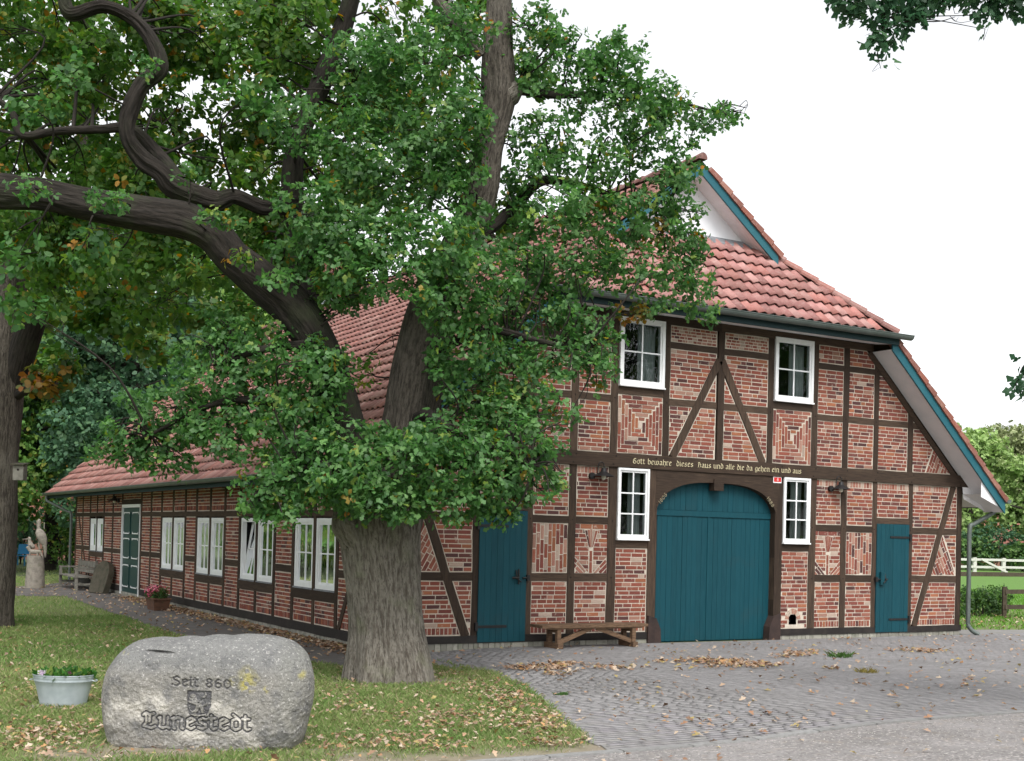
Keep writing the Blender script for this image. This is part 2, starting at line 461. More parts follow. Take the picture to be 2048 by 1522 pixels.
class Wall:
    def __init__(s, o, u, n):
        s.o, s.u, s.n = np.array(o, float), np.array(u, float), np.array(n, float)
    def pt(s, a, b, d=0.0):
        return s.o + s.u * a + np.array([0, 0, 1.]) * b + s.n * d
    def prism(s, mb, poly, d0, d1, col=None, cap=False):
        """poly in wall coordinates, from depth d1 (back) to d0 (front, outwards)"""
        mb.prism([s.pt(a, b, d0) for a, b in poly], [s.pt(a, b, d1) for a, b in poly], col, cap)

# ------------------------------------------------------------------ the setting: ground, forecourt, path, road
def inside(px, py, poly):
    px, py = np.asarray(px, float), np.asarray(py, float)
    res = np.zeros(px.shape, bool)
    n = len(poly)
    for i in range(n):
        x0, y0 = poly[i][:2]; x1, y1 = poly[(i + 1) % n][:2]
        c = ((y0 > py) != (y1 > py)) & (px < (x1 - x0) * (py - y0) / (y1 - y0 + 1e-12) + x0)
        res ^= c
    return res

def vnoise(x, y, sc, seed=0):
    r = np.random.default_rng(seed + 99)
    T = r.random((64, 64))
    u, v = np.asarray(x) * sc + 31.7, np.asarray(y) * sc + 17.3
    i, j = np.floor(u).astype(int), np.floor(v).astype(int)
    fu, fv = sstep(u - i), sstep(v - j)
    g = lambda a, b: T[a % 64, b % 64]
    return (g(i, j) * (1 - fu) + g(i + 1, j) * fu) * (1 - fv) + (g(i, j + 1) * (1 - fu) + g(i + 1, j + 1) * fu) * fv

XL = -6.761
edge_px = [(872, 1322), (935, 1336), (992, 1347), (1050, 1372), (1100, 1410), (1150, 1455), (1196, 1488), (1216, 1503)]
edge = [ground(*p)[:2] for p in edge_px]                     # where the lawn meets the paving
ra, rb = ground(1060, 1521)[:2], ground(2048, 1427)[:2]      # far edge of the road
rdir = (rb - ra) / np.linalg.norm(rb - ra)
rnor = np.array([-rdir[1], rdir[0]])                         # away from the camera
PAVE = [tuple(edge[-1] + rnor * 0.0)] + [tuple(p) for p in edge[::-1][1:]] + [(-6.55, -2.3), (XL - .1, -1.2), (XL, .0), (6.9, 0.0), (7.6, 1.2), (14.0, -0.2), (16.5, -1.5), tuple(ra + rdir * 24), tuple(ra + rdir * 1.2)]
path_px = [(2, 1192), (130, 1193), (190, 1214), (280, 1246), (352, 1271), (640, 1327), (695, 1338)]
pl = [ground(*p)[:2] for p in path_px]
PATH = [tuple(p) for p in pl] + [(-7.35, -2.6), (-6.9, -1.25), (XL - .02, 0.3), (XL - .02, 25.3), (-6.2, 27.5), tuple(ground(2, 1180)[:2] + np.array([.0, .8]))]
STONE_C = ground(412, 1488)

def soil_amount(x, y):
    d = np.hypot((x - STONE_C[0]) / 1.7, (y - STONE_C[1]) / 1.0)
    s = np.clip(1.25 - d, 0, 1) * .9
    dr = (x - ra[0]) * rnor[0] + (y - ra[1]) * rnor[1]
    s = np.maximum(s, np.clip(1.35 - dr / .8, 0, 1) * (np.hypot(x + 9.6, y + 9.2) < 4))
    dt = np.hypot(x + 7.9, y + 2.75)
    s = np.maximum(s, np.clip(1.6 - dt / .75, 0, 1))
    s = np.maximum(s, .55 * sstep((-7.9 - y) / 1.2) * (x < -9))
    s = np.maximum(s, .75 * sstep(1 - np.hypot((x + 13.2) / 1.6, (y + 7.2) / 1.3)))
    n = vnoise(x, y, 1.3, 3) * .6 + vnoise(x, y, 4.1, 5) * .4
    return np.clip(s * 1.1 + (n - .62) * 1.6, 0, 1)

def grid_sheet(name, x0, x1, y0, y1, nx, ny, mat, off, colf=None, poly=None):
    X, Y = np.meshgrid(np.linspace(x0, x1, nx), np.linspace(y0, y1, ny))
    V = np.c_[X.ravel(), Y.ravel(), (gz(X, Y) + off).ravel()]
    k = np.arange(nx * ny).reshape(ny, nx)
    F = np.c_[k[:-1, :-1].ravel(), k[:-1, 1:].ravel(), k[1:, 1:].ravel(), k[1:, :-1].ravel()]
    vc = colf(V[:, 0], V[:, 1]) if colf is not None else None
    return np_mesh(name, V, F, mat, vcol=vc)

def gcol(x, y):
    s = soil_amount(x, y)[:, None]
    n = vnoise(x, y, .5, 8)[:, None]
    g = np.array([.12, .165, .045]) * (1 - n * .5) + np.array([.19, .20, .075]) * n * .5
    b = np.array([.24, .20, .155])
    return g * (1 - s) + b * s
tag(grid_sheet('ground', -22, 20, -16, 32, 130, 140, 'ground', 0.0, gcol), kind='structure')
gm = MB()                                                     # the land beyond, out to the horizon
for (a, b) in (((-900, -900), (-22, 1500)), ((20, -900), (1500, 1500)), ((-22, 32), (20, 1500)), ((-22, -900), (20, -16))):
    nx = 1
    gm.poly([(a[0], a[1], float(gz(a[0], 0))), (b[0], a[1], float(gz(b[0], 0))), (b[0], b[1], float(gz(b[0], 0))), (a[0], b[1], float(gz(a[0], 0)))], (.10, .21, .035) if a[0] > 10 else (.055, .085, .025))
tag(gm.build('far_ground', 'ground'), kind='structure')

def poly_sheet(name, poly, mat, off, step=.5):
    """a sheet over a ground polygon, following the fall of the ground"""
    P = np.array(poly)
    mb = MB()
    x0, y0 = P.min(0); x1, y1 = P.max(0)
    # strips along y, each clipped with every cell (the polygon may be concave: cut in triangles first)
    tris = ear(poly)
    for t in tris:
        tx = [p[0] for p in t]
        a = math.floor(min(tx) / step) * step
        while a < max(tx):
            q = clip_half(clip_half(list(t), (a, 0), (1, 0)), (a + step, 0), (-1, 0)) if True else t
            if len(q) >= 3:
                mb.poly([(p[0], p[1], float(gz(p[0], p[1])) + off) for p in q])
            a += step
    return mb.build(name, mat)

def ear(poly):
    p = ccw([tuple(map(float, q[:2])) for q in poly])
    idx = list(range(len(p))); out = []
    guard = 0
    while len(idx) > 3 and guard < 500:
        guard += 1
        for k in range(len(idx)):
            a, b, c = p[idx[k - 1]], p[idx[k]], p[idx[(k + 1) % len(idx)]]
            cr = (b[0] - a[0]) * (c[1] - a[1]) - (b[1] - a[1]) * (c[0] - a[0])
            if cr <= 1e-9: continue
            ok = True
            for m in idx:
                if p[m] in (a, b, c): continue
                q = p[m]
                s1 = (b[0] - a[0]) * (q[1] - a[1]) - (b[1] - a[1]) * (q[0] - a[0])
                s2 = (c[0] - b[0]) * (q[1] - b[1]) - (c[1] - b[1]) * (q[0] - b[0])
                s3 = (a[0] - c[0]) * (q[1] - c[1]) - (a[1] - c[1]) * (q[0] - c[0])
                if s1 >= 0 and s2 >= 0 and s3 >= 0: ok = False; break
            if ok:
                out.append((a, b, c)); idx.pop(k); break
    out.append(tuple(p[i] for i in idx))
    return out

pave = tag(poly_sheet('pavement', PAVE, 'joint', 0.010), kind='structure')
tag(poly_sheet('path', PATH, 'path', 0.008), kind='structure')
mb = MB()
e0, e1 = ra - rdir * 14, ra + rdir * 40
zz = lambda p: float(gz(p[0], p[1]))
for k in range(54):
    p, q = e0 + rdir * k, e0 + rdir * (k + 1)
    for i in range(8):
        a_, b_, c_, d_ = p - rnor * (i + 1), q - rnor * (i + 1), q - rnor * i, p - rnor * i
        mb.poly([(*v, zz(v) + .006) for v in (a_, b_, c_, d_)])
road = tag(mb.build('road', 'asphalt'), kind='structure')
kb = None
for k in range(40):                                           # flush kerb stones along the road edge
    p = ra + rdir * (k * .82 - .6)
    q = p + rdir * .8
    m = MB()
    c = [p, q, q + rnor * .11, p + rnor * .11]
    m.prism([(*v, zz(v) + .022) for v in c], [(*v, zz(v) - .06) for v in c])
    m.build('kerb_stone', 'kerb', road)

# pavers: rows parallel to the road, nearest 300 as their own objects
PW, PH = .205, .105
P0 = ra + rnor * .12
paver_list = []
cen = []
for j in range(0, 125):
    off = random.uniform(0, PW)
    for i in range(-20, 125):
        c = P0 + rdir * (i * PW + off) + rnor * (j * PH + PH / 2)
        cen.append(c)
cen = np.array(cen)
ok = inside(cen[:, 0], cen[:, 1], PAVE) & (cen[:, 1] < -.06)
cen = cen[ok]
dep = (cen - CAM[:2]) @ FW[:2]
lat = (cen - CAM[:2]) @ RT[:2]
ok = (dep > 5) & (np.abs(lat / dep) < .5) & (dep < 34)
cen, dep, lat = cen[ok], dep[ok], lat[ok]
order = np.argsort(dep + (np.abs(lat / dep) > .40) * 100)
n = len(cen)
pc = np.clip(rng.normal(1, .05, n), .7, 1.3)
base_c = np.array([.228, .221, .222])
pz = gz(cen[:, 0], cen[:, 1]) + rng.normal(.016, .0003, n)
hw, hh = PW / 2 - .0016, PH / 2 - .0022
lv = []
for (a, b, z) in [(-1, -1, 0), (1, -1, 0), (1, 1, 0), (-1, 1, 0)]:
    lv.append((a * (hw - .0008), b * (hh - .0008), 0.0))
for (a, b) in [(-1, -1), (1, -1), (1, 1), (-1, 1)]:
    lv.append((a * hw, b * hh, -.012))
lv = np.array(lv)
ax = np.array([[rdir[0], rdir[1], 0], [rnor[0], rnor[1], 0], [0, 0, 1]])
lw = lv @ ax
lf = np.array([(0, 1, 2, 3), (4, 5, 1, 0), (5, 6, 2, 1), (6, 7, 3, 2), (7, 4, 0, 3)])
me0 = None
for k in order[:300]:
    if me0 is None:
        o = np_mesh('paver', lw, lf, 'paver', pave, col=np.tile(base_c, (5, 1))); me0 = o.data
    else:
        o = link('paver', me0, pave)
    o.location = (cen[k][0], cen[k][1], pz[k])
    g = float(pc[k]); o.color = (g, g * random.uniform(.97, 1.01), g * random.uniform(.96, 1.03), 1)
rest = order[300:]
V = (lw[None] + np.c_[cen[rest], pz[rest]][:, None, :]).reshape(-1, 3)
F = (lf[None] + (np.arange(len(rest)) * 8)[:, None, None]).reshape(-1, 4)
cc = np.repeat(base_c[None] * pc[rest][:, None], 5, 0)
tag(np_mesh('pavers', V, F, 'paver', pave, col=cc), kind='stuff')

# ------------------------------------------------------------------ blackletter, drawn with a broad nib
GL = {
 'o': (3.9, [[(.6, 5), (.6, 1), (1.8, 0), (3, 1), (3, 5), (1.8, 6), (.6, 5)]]),
 'n': (4.3, [[(0, 5.2), (.6, 6), (.6, .6), (1.1, 0)], [(.6, 5), (1.9, 6), (3.1, 5.2), (3.1, .6), (3.6, 0)]]),
 'u': (4.3, [[(0, 5.4), (.6, 6), (.6, 1), (1.6, 0), (3, 1)], [(3, 6), (3, .6), (3.6, 0)]]),
 'i': (2.0, [[(0, 5.2), (.6, 6), (.6, .6), (1.2, 0)], [(.4, 7.5), (.8, 8.0)]]),
 't': (2.9, [[(.7, 7.6), (.7, 1), (1.4, 0), (2.2, .6)], [(-.2, 6), (1.9, 6)]]),
 'e': (3.7, [[(2.8, 1), (1.8, 0), (.6, 1), (.6, 5), (1.8, 6), (2.9, 4.8), (.8, 3)]]),
 's': (3.7, [[(2.8, 5.2), (1.8, 6), (.6, 5), (.8, 3.9), (2.6, 2.3), (2.7, 1), (1.6, 0), (.3, .9)]]),
 'd': (4.0, [[(.6, 5), (.6, 1), (1.8, 0), (3.1, 1), (3.1, 5), (.9, 8.3)], [(.6, 5), (1.8, 6), (2.6, 5.6)]]),
 'b': (3.9, [[(.6, 8.6), (.6, 1), (1.8, 0), (3, 1), (3, 5), (1.8, 6), (.6, 5)]]),
 'w': (6.0, [[(0, 5.2), (.6, 6), (.6, 1), (1.6, 0), (2.8, 1)], [(2.8, 6), (2.8, 1), (3.8, 0), (5, 1), (5, 5), (4, 6)]]),
 'a': (4.1, [[(.5, 5.2), (1.6, 6), (2.8, 5), (2.8, .8), (3.4, 0)], [(2.8, 3.4), (1.4, 3), (.5, 2), (.5, 1), (1.4, 0), (2.8, 1.2)]]),
 'h': (4.0, [[(.6, 8.6), (.6, .6), (1, 0)], [(.6, 5), (1.8, 6), (3.1, 5), (3.1, 1), (2.2, -1.6)]]),
 'r': (3.1, [[(0, 5.2), (.6, 6), (.6, .6), (1.1, 0)], [(.6, 5), (1.6, 6), (2.4, 5.3)]]),
 'l': (1.9, [[(.6, 8.6), (.6, .8), (1.3, 0)]]),
 'g': (4.0, [[(3, 5.4), (1.8, 6), (.6, 5), (.6, 1.4), (1.8, .4), (3, 1.4)], [(3, 6), (3, -1), (1.8, -2), (.5, -1.2)]]),
 'G': (5.0, [[(3.7, 7), (2.2, 8.2), (.7, 6.6), (.7, 1.6), (2, 0), (3.7, .8), (3.9, 3.5), (2.5, 4.4)], [(2.2, 8.2), (1.9, 4)]]),
 'H': (4.6, [[(.2, 7), (1, 8.2), (1, 1), (.4, -.4)], [(1, 5), (2.4, 6), (3.5, 4.8), (3.3, 1), (2.2, -.8)], [(1, 8.2), (2.6, 7.6)]]),
 'L': (5.0, [[(.2, 7), (1.1, 8.2), (2.3, 7.3), (3.6, 7.9)], [(1.1, 8.2), (1.3, 3), (.4, .8), (1.5, .3), (2.9, -.2), (4.1, .9)], [(2.4, 7.3), (2.2, 3.4)]]),
 'S': (4.6, [[(3.7, 7), (2.4, 8.2), (.8, 6.8), (1, 5.4), (3.4, 3.6), (3.6, 1.6), (2.2, 0), (.3, 1)]]),
 '0': (4.4, [[(.6, 5.9), (.6, 1.6), (1.9, 0), (3.3, 1.6), (3.3, 5.9), (1.9, 7.4), (.6, 5.9)]]),
 '1': (2.4, [[(.1, 6.4), (.9, 7.4), (.9, 0)]]),
 '4': (4.4, [[(2.6, 0), (2.6, 7.4), (.2, 2.4), (3.6, 2.4)]]),
 '6': (4.2, [[(3.1, 6.6), (1.9, 7.4), (.6, 5.6), (.6, 1.4), (1.9, 0), (3.2, 1.4), (3.2, 3.2), (1.9, 4.4), (.6, 3.3)]]),
 '8': (4.2, [[(3.0, 6.2), (1.9, 7.4), (.7, 6.2), (.9, 5.0), (3.1, 3.0), (3.2, 1.4), (1.9, 0), (.6, 1.4), (.7, 2.8), (3.0, 5.2), (3.0, 6.2)]]),
 '9': (4.2, [[(3.2, 3.9), (1.9, 2.8), (.6, 4), (.6, 6), (1.9, 7.4), (3.2, 6), (3.2, 1.8), (1.9, 0), (.7, .8)]]),
 ' ': (2.6, []),
}

def letter_strokes(text):
    """polylines for a line of text in nib units, and its length"""
    x, out = 0.0, []
    for ch in text:
        adv, st = GL[ch]
        for pl_ in st:
            out.append([(x + a, b) for a, b in pl_])
        x += adv
    return out, x

def lettering(name, text, frame, size, width, mat, parent, nib=1.15, lift=.002, thick=.004):
    """frame(a, b, d) -> point; size = height of the letter o; width = length of the line"""
    st, ln = letter_strokes(text)
    u = size / 6.0
    sx = width / ln
    nv = (nib * math.cos(.75) * .5 * u, nib * math.sin(.75) * .5 * u)
    mb = MB()
    k = 0
    for pl_ in st:
        for (a, b) in zip(pl_, pl_[1:]):
            p, q = (a[0] * sx, a[1] * u), (b[0] * sx, b[1] * u)
            qd = [(p[0] - nv[0], p[1] - nv[1]), (p[0] + nv[0], p[1] + nv[1]), (q[0] + nv[0], q[1] + nv[1]), (q[0] - nv[0], q[1] - nv[1])]
            if abs(area(qd)) < 1e-7: continue
            k += 1
            d = lift + thick + (k % 40) * .00006
            mb.prism([frame(x, y, d) for x, y in qd], [frame(x, y, lift - .006) for x, y in qd])
    return mb.build(name, mat, parent)

# ------------------------------------------------------------------ the farmhouse
house = thing('farmhouse', 'long half-timbered red brick farmhouse with teal gate and red tiled half-hipped roof', 'farmhouse', (0, 0, -.25))
FR = Wall((0, 0, 0), (1, 0, 0), (0, -1, 0))
SD = Wall((XL, 0, 0), (0, 1, 0), (-1, 0, 0))
BRICKC = [((.235, .068, .046), 5), ((.27, .085, .054), 4), ((.19, .056, .043), 4), ((.32, .118, .060), 1.8), ((.085, .036, .034), 1.6), ((.14, .050, .042), 2), ((.33, .17, .125), 1.0), ((.40, .30, .24), .25)]
BW = np.array([b[1] for b in BRICKC]); BW = BW / BW.sum()

def brick_col(pale=0.0):
    if random.random() < pale:
        c = random.choice([(.36, .20, .15), (.42, .32, .26), (.30, .12, .085), (.33, .15, .11)])
    else:
        c = BRICKC[int(np.searchsorted(np.cumsum(BW), random.random()))if True else 0][0]
    j = random.uniform(.74, 1.02)
    return tuple(v * j for v in c)

def rot(poly, c, ang):
    ca, sa = math.cos(ang), math.sin(ang)
    return [(c[0] + (x - c[0]) * ca - (y - c[1]) * sa, c[1] + (x - c[0]) * sa + (y - c[1]) * ca) for x, y in poly]

def courses(poly, ang=0.0, top=False, bottom=False, pitch=.0775, length=.255, joint=.0175, margin=.024, pale=0.0, header=0.0):
    """bricks laid in courses inside a convex polygon, the courses turned by ang"""
    out = []
    c = (sum(p[0] for p in poly) / len(poly), sum(p[1] for p in poly) / len(poly))
    loc = rot(poly, c, -ang)
    x0, x1 = min(p[0] for p in loc), max(p[0] for p in loc)
    y0, y1 = min(p[1] for p in loc) + margin - joint / 2, max(p[1] for p in loc) - margin + joint / 2
    rows = []
    sb = .125
    ya, yb = y0, y1
    if bottom: rows.append((ya, ya + sb, True)); ya += sb
    if top: yb -= sb
    nrow = max(1, round((yb - ya) / pitch))
    h = (yb - ya) / nrow
    for k in range(nrow): rows.append((ya + k * h, ya + (k + 1) * h, False))
    if top: rows.append((yb, y1, True))
    for k, (r0, r1, soldier) in enumerate(rows):
        L0 = pitch if soldier else length
        x = x0 + margin - joint / 2 - (random.uniform(0, L0) if not soldier else 0) - (L0 / 2 if k % 2 else 0)
        while x < x1:
            L = L0 * (1 if soldier else random.choice((1, 1, 1, 1, .5, .97, 1.03, .75)))
            if header and not soldier and random.random() < header: L = L0 * .5
            j = joint / 2
            e = lambda: random.uniform(-.0015, .0015)
            q = [(x + j + e(), r0 + j + e()), (x + L - j + e(), r0 + j + e()), (x + L - j + e(), r1 - j + e()), (x + j + e(), r1 - j + e())]
            q = rot(q, c, ang)
            q = clip_convex(q, poly, margin)
            if len(q) >= 3 and abs(area(q)) > .0009:
                out.append((q, brick_col(.8 if (soldier and top and k == len(rows) - 1) else pale)))
            x += L
    return out

def spiral(a0, a1, b0, b1):
    out = []
    m, p, j = .024, .076, .016
    a0, a1, b0, b1 = a0 + m, a1 - m, b0 + m, b1 - m
    while a1 - a0 > .10 and b1 - b0 > .10:
        for (x0, x1, y0, y1, hor) in ((a0, a1 - p, b0, b0 + p - j, 1), (a1 - p + j, a1, b0, b1 - p, 0), (a0 + p, a1, b1 - p + j, b1, 1), (a0, a0 + p - j, b0 + p, b1, 0)):
            L = (x1 - x0) if hor else (y1 - y0)
            n_ = max(1, round(L / .245)); s = L / n_
            for k in range(n_):
                if hor: q = rect(x0 + k * s, x0 + (k + 1) * s - j, y0, y1)
                else: q = rect(x0, x1, y0 + k * s, y0 + (k + 1) * s - j)
                out.append((q, brick_col(.22)))
        a0, a1, b0, b1 = a0 + p, a1 - p, b0 + p, b1 - p
    out.append((rect(a0, a1, b0, b1), (.5, .42, .36)))
    return out

def broom(a0, a1, b0, b1):
    """a besom laid in brick: upright handle, fanned twigs, raking bricks in the lower corners"""
    ac = (a0 + a1) / 2
    out = []
    w_, t = .045, .30
    out += courses(rect(a0, a1, b1 - .105, b1), margin=.012)
    f0, f1 = b1 - .42, b1 - .10
    out += courses([(a0, b0 + t), (ac - w_, b0 + .0), (ac - w_, f0), (ac - .15, f1), (a0, f1)], margin=.010, pale=.3)
    out += courses([(ac + w_, b0), (a1, b0 + t), (a1, f1), (ac + .15, f1), (ac + w_, f0)], margin=.010, pale=.3)
    out += courses([(a0, b0), (ac - w_, b0), (a0, b0 + t)], ang=-.72, margin=.010, pale=.3)
    out += courses([(ac + w_, b0), (a1, b0), (a1, b0 + t)], ang=.72, margin=.010, pale=.3)
    k = b0 + .012
    while k < f0 - .06:
        e = min(k + .2, f0 - .01)
        out.append((rect(ac - w_ + .018, ac + w_ - .018, k, e - .01), brick_col())); k = e
    n_ = 5
    for i in range(n_):
        q = lambda s, b, wd: (ac + (s / n_ - .5) * wd, b)
        out.append(([q(i + .08, f0, .085), q(i + .92, f0, .085), q(i + .9, f1 - .012 * abs(i - 2), .28), q(i + .1, f1 - .012 * abs(i - 2), .28)], brick_col(.3)))
    return out

panels_front = []      # (convex polygon, bricks)
def panel(poly, bricks=None, **kw):
    poly = ccw(poly)
    if len(poly) < 3 or abs(area(poly)) < .004: return
    panels_front.append((poly, bricks if bricks is not None else courses(poly, **kw)))

def mir(poly, s):
    return [(s * x, y) for x, y in poly]

ROOF_IN = lambda x: 5.63 - .937 * (x - 4.0)          # where the soffit meets the front wall
def under_roof(poly, drop=.13):
    d = math.hypot(1, .937)
    return clip_half(poly, (4.0, 5.63 - drop), (-.937 / d, -1 / d))

BR_LO = ((6.50, 2.955), (5.36, -.03))                # lower corner brace, centre line
BR_A = ((.03, 5.06), (1.10, 3.205))                  # the A braces over the gate
def half_by(poly, line, off, keep):
    (x0, y0), (x1, y1) = line
    dx, dy = x1 - x0, y1 - y0
    l = math.hypot(dx, dy); n_ = (-dy / l, dx / l)
    if n_[0] < 0: n_ = (-n_[0], -n_[1])               # points to larger x
    if keep == 'left': return clip_half(poly, (x0 - n_[0] * off, y0 - n_[1] * off), (-n_[0], -n_[1]))
    return clip_half(poly, (x0 + n_[0] * off, y0 + n_[1] * off), n_)

HOLE = (1.86, 2.06, .05, .22)
for s in (-1, 1):
    P_ = lambda poly, **k: panel(mir(poly, s), **k)
    # ground floor
    if s == 1:
        br = courses(rect(1.62, 2.34, -.03, 1.50))
        h = HOLE
        keep = [b for b in br if not (max(p[0] for p in b[0]) > h[0] - .05 and min(p[0] for p in b[0]) < h[1] + .05 and max(p[1] for p in b[0]) > h[2] - .005 and min(p[1] for p in b[0]) < h[3] + .13 and abs(sum(p[0] for p in b[0]) / len(b[0]) - 1.96) < .21 - max(0, sum(p[1] for p in b[0]) / len(b[0]) - .2) * .3)]
        for i in range(7):
            t0, t1 = math.pi * (i + .08) / 7, math.pi * (i + .92) / 7
            q = [(1.96 + math.cos(t) * r, .15 + math.sin(t) * r * 1.05) for t, r in ((t0, .108), (t1, .108), (t1, .205), (t0, .205))]
            keep.append((ccw(q), random.choice([(.40, .30, .24), (.34, .18, .13), (.44, .36, .29)])))
        panel(rect(1.62, h[0], -.03, 1.50), bricks=keep)
        panel(rect(h[1], 2.34, -.03, 1.50), bricks=[])
        panel(rect(h[0], h[1], -.03, h[2]), bricks=[])
        panel(rect(h[0], h[1], h[3] + .03, 1.50), bricks=[])
    else:
        P_(rect(1.62, 2.34, -.03, 1.50), bottom=True)
    P_(rect(2.51, 3.21, -.03, .90), bottom=True, pale=.1)
    panel(mir(rect(2.51, 3.21, 1.03, 1.92), s), bricks=broom(*sorted((s * 2.51, s * 3.21)), 1.03, 1.92))
    P_(rect(2.51, 3.21, 2.04, 2.955), top=True)
    P_(rect(3.35, 4.10, -.03, .90), bottom=True, pale=.1)
    P_(rect(3.35, 4.10, 1.03, 1.92), ang=math.pi / 2, pale=.25)
    P_(rect(3.35, 4.10, 2.04, 2.955), top=True)
    P_(rect(4.20, 5.15, 2.22, 2.955), top=True)
    for k, (z0, z1) in enumerate(((-.03, .90), (1.03, 1.92), (2.04, 2.955))):
        r_ = rect(5.25, 6.63, z0, z1)
        P_(half_by(r_, BR_LO, .075, 'left'), bottom=(k == 0), top=(k == 2))
        rr = half_by(r_, BR_LO, .075, 'right')
        if k == 1:
            ln = ((6.28, 1.75), (6.63, 1.05))
            P_(half_by(rr, ln, 0, 'right'))
            P_(half_by(rr, ln, 0, 'left'), ang=-s * 1.05, pale=.15)
        else:
            P_(rr, bottom=(k == 0), top=(k == 2))
    # upper floor
    for z0, z1, tp in ((3.205, 4.165, 0), (4.28, 5.22, 0)):
        r_ = rect(.09, 1.20, z0, z1)
        P_(half_by(r_, BR_A, .075, 'left'), pale=.15)
        P_(half_by(r_, BR_A, .075, 'right'), pale=.08)
    P_(rect(.09, 1.20, 5.33, 5.65), pale=.75, length=.12, pitch=.06)
    panel(mir(rect(1.33, 2.36, 3.205, 4.29), s), bricks=spiral(*sorted((s * 1.33, s * 2.36)), 3.205, 4.29))
    for (a0, a1) in ((2.50, 3.21), (3.35, 4.08), (4.20, 5.08), (5.22, 6.60)):
        for z0, z1 in ((3.205, 4.135), (4.25, 5.17), (5.28, 5.65)):
            r_ = under_roof(rect(a0, a1, z0, z1))
            if a0 == 5.22 and z0 == 3.205:
                ln = ((5.95, 3.95), (5.62, 3.205))
                P_(half_by(r_, ln, 0, 'left'))
                P_(half_by(r_, ln, 0, 'right'), ang=s * 1.15, pale=.1)
            else:
                P_(r_)

mb = MB()
for poly, br in panels_front:
    FR.prism(mb, poly, -.006, -.16)
front_wall = mb.build('front_wall', 'mortar', house)
allb = []
for poly, br in panels_front:
    for q, c in br:
        q = ccw(q)
        cx = sum(p[0] for p in q) / len(q); cz = sum(p[1] for p in q) / len(q)
        dp = depth_of((cx, 0, cz))
        vis = 1.0 if (cx > -4.2 or cz < 0.9) and cx > -5.2 else .2       # the oak hides the rest
        if cx < -2.4 and cz > 3.4: vis = .3
        allb.append((abs(area(q)) / dp ** 2 * vis, q, c))
allb.sort(key=lambda t: -t[0])
for k, (s_, q, c) in enumerate(allb[:300]):
    m = MB()
    FR.prism(m, q, random.uniform(-.003, .003), -.014, c)
    m.build('brick', 'brick', front_wall)
m = MB()
for s_, q, c in allb[300:]:
    FR.prism(m, q, random.uniform(-.003, .003), -.014, c)
tag(m.build('bricks', 'brick', front_wall), kind='stuff')
m = MB()                                              # the arched cat hole: a dark recess in the brickwork
h = HOLE
for (a, b, c, d) in (((h[0], h[2]), (h[1], h[2]), 0, 0), ((h[0], h[2]), (h[0], h[3] + .03), 0, 0), ((h[1], h[2]), (h[1], h[3] + .03), 0, 0), ((h[0], h[3] + .03), (h[1], h[3] + .03), 0, 0)):
    m.poly([FR.pt(*a, -.009), FR.pt(*b, -.009), FR.pt(*b, -.35), FR.pt(*a, -.35)])
m.poly([FR.pt(h[0], h[2], -.35), FR.pt(h[1], h[2], -.35), FR.pt(h[1], h[3] + .03, -.35), FR.pt(h[0], h[3] + .03, -.35)])
m.build('cat_hole', 'dark_room', house)

# ---- timbers
def timber(wall, p, q, width, name, mat=None, d0=.010, d1=-.14, parent=None, jit=.006, flush=None):
    p, q = np.array(p, float), np.array(q, float)
    L = np.linalg.norm(q - p); t = (q - p) / L; n_ = np.array([-t[1], t[0]])
    k = max(2, int(L / .45) + 1)
    A, B = [], []
    for i in range(k + 1):
        c = p + (q - p) * i / k
        e = random.uniform(-jit, jit)
        w0, w1 = width / 2 + random.uniform(-jit, jit) * .7, width / 2 + random.uniform(-jit, jit) * .7
        A.append(c + n_ * (w0 + e)); B.append(c - n_ * (w1 - e))
    poly = A + B[::-1]
    m = MB()
    # built as quads so that a bent timber stays clean
    for i in range(k):
        fr = [wall.pt(*A[i], d0), wall.pt(*A[i + 1], d0), wall.pt(*B[i + 1], d0), wall.pt(*B[i], d0)]
        bk = [wall.pt(*A[i], d1), wall.pt(*A[i + 1], d1), wall.pt(*B[i + 1], d1), wall.pt(*B[i], d1)]
        m.poly(fr); m.poly([fr[0], bk[0], bk[1], fr[1]]); m.poly([fr[2], bk[2], bk[3], fr[3]])
        if i == 0: m.poly([fr[0], fr[3], bk[3], bk[0]])
        if i == k - 1: m.poly([fr[1], bk[1], bk[2], fr[2]])
    if mat is None: mat = 'timber_v' if abs(t[1]) > .7 else 'timber_h'
    return m.build(name, mat, parent or house)

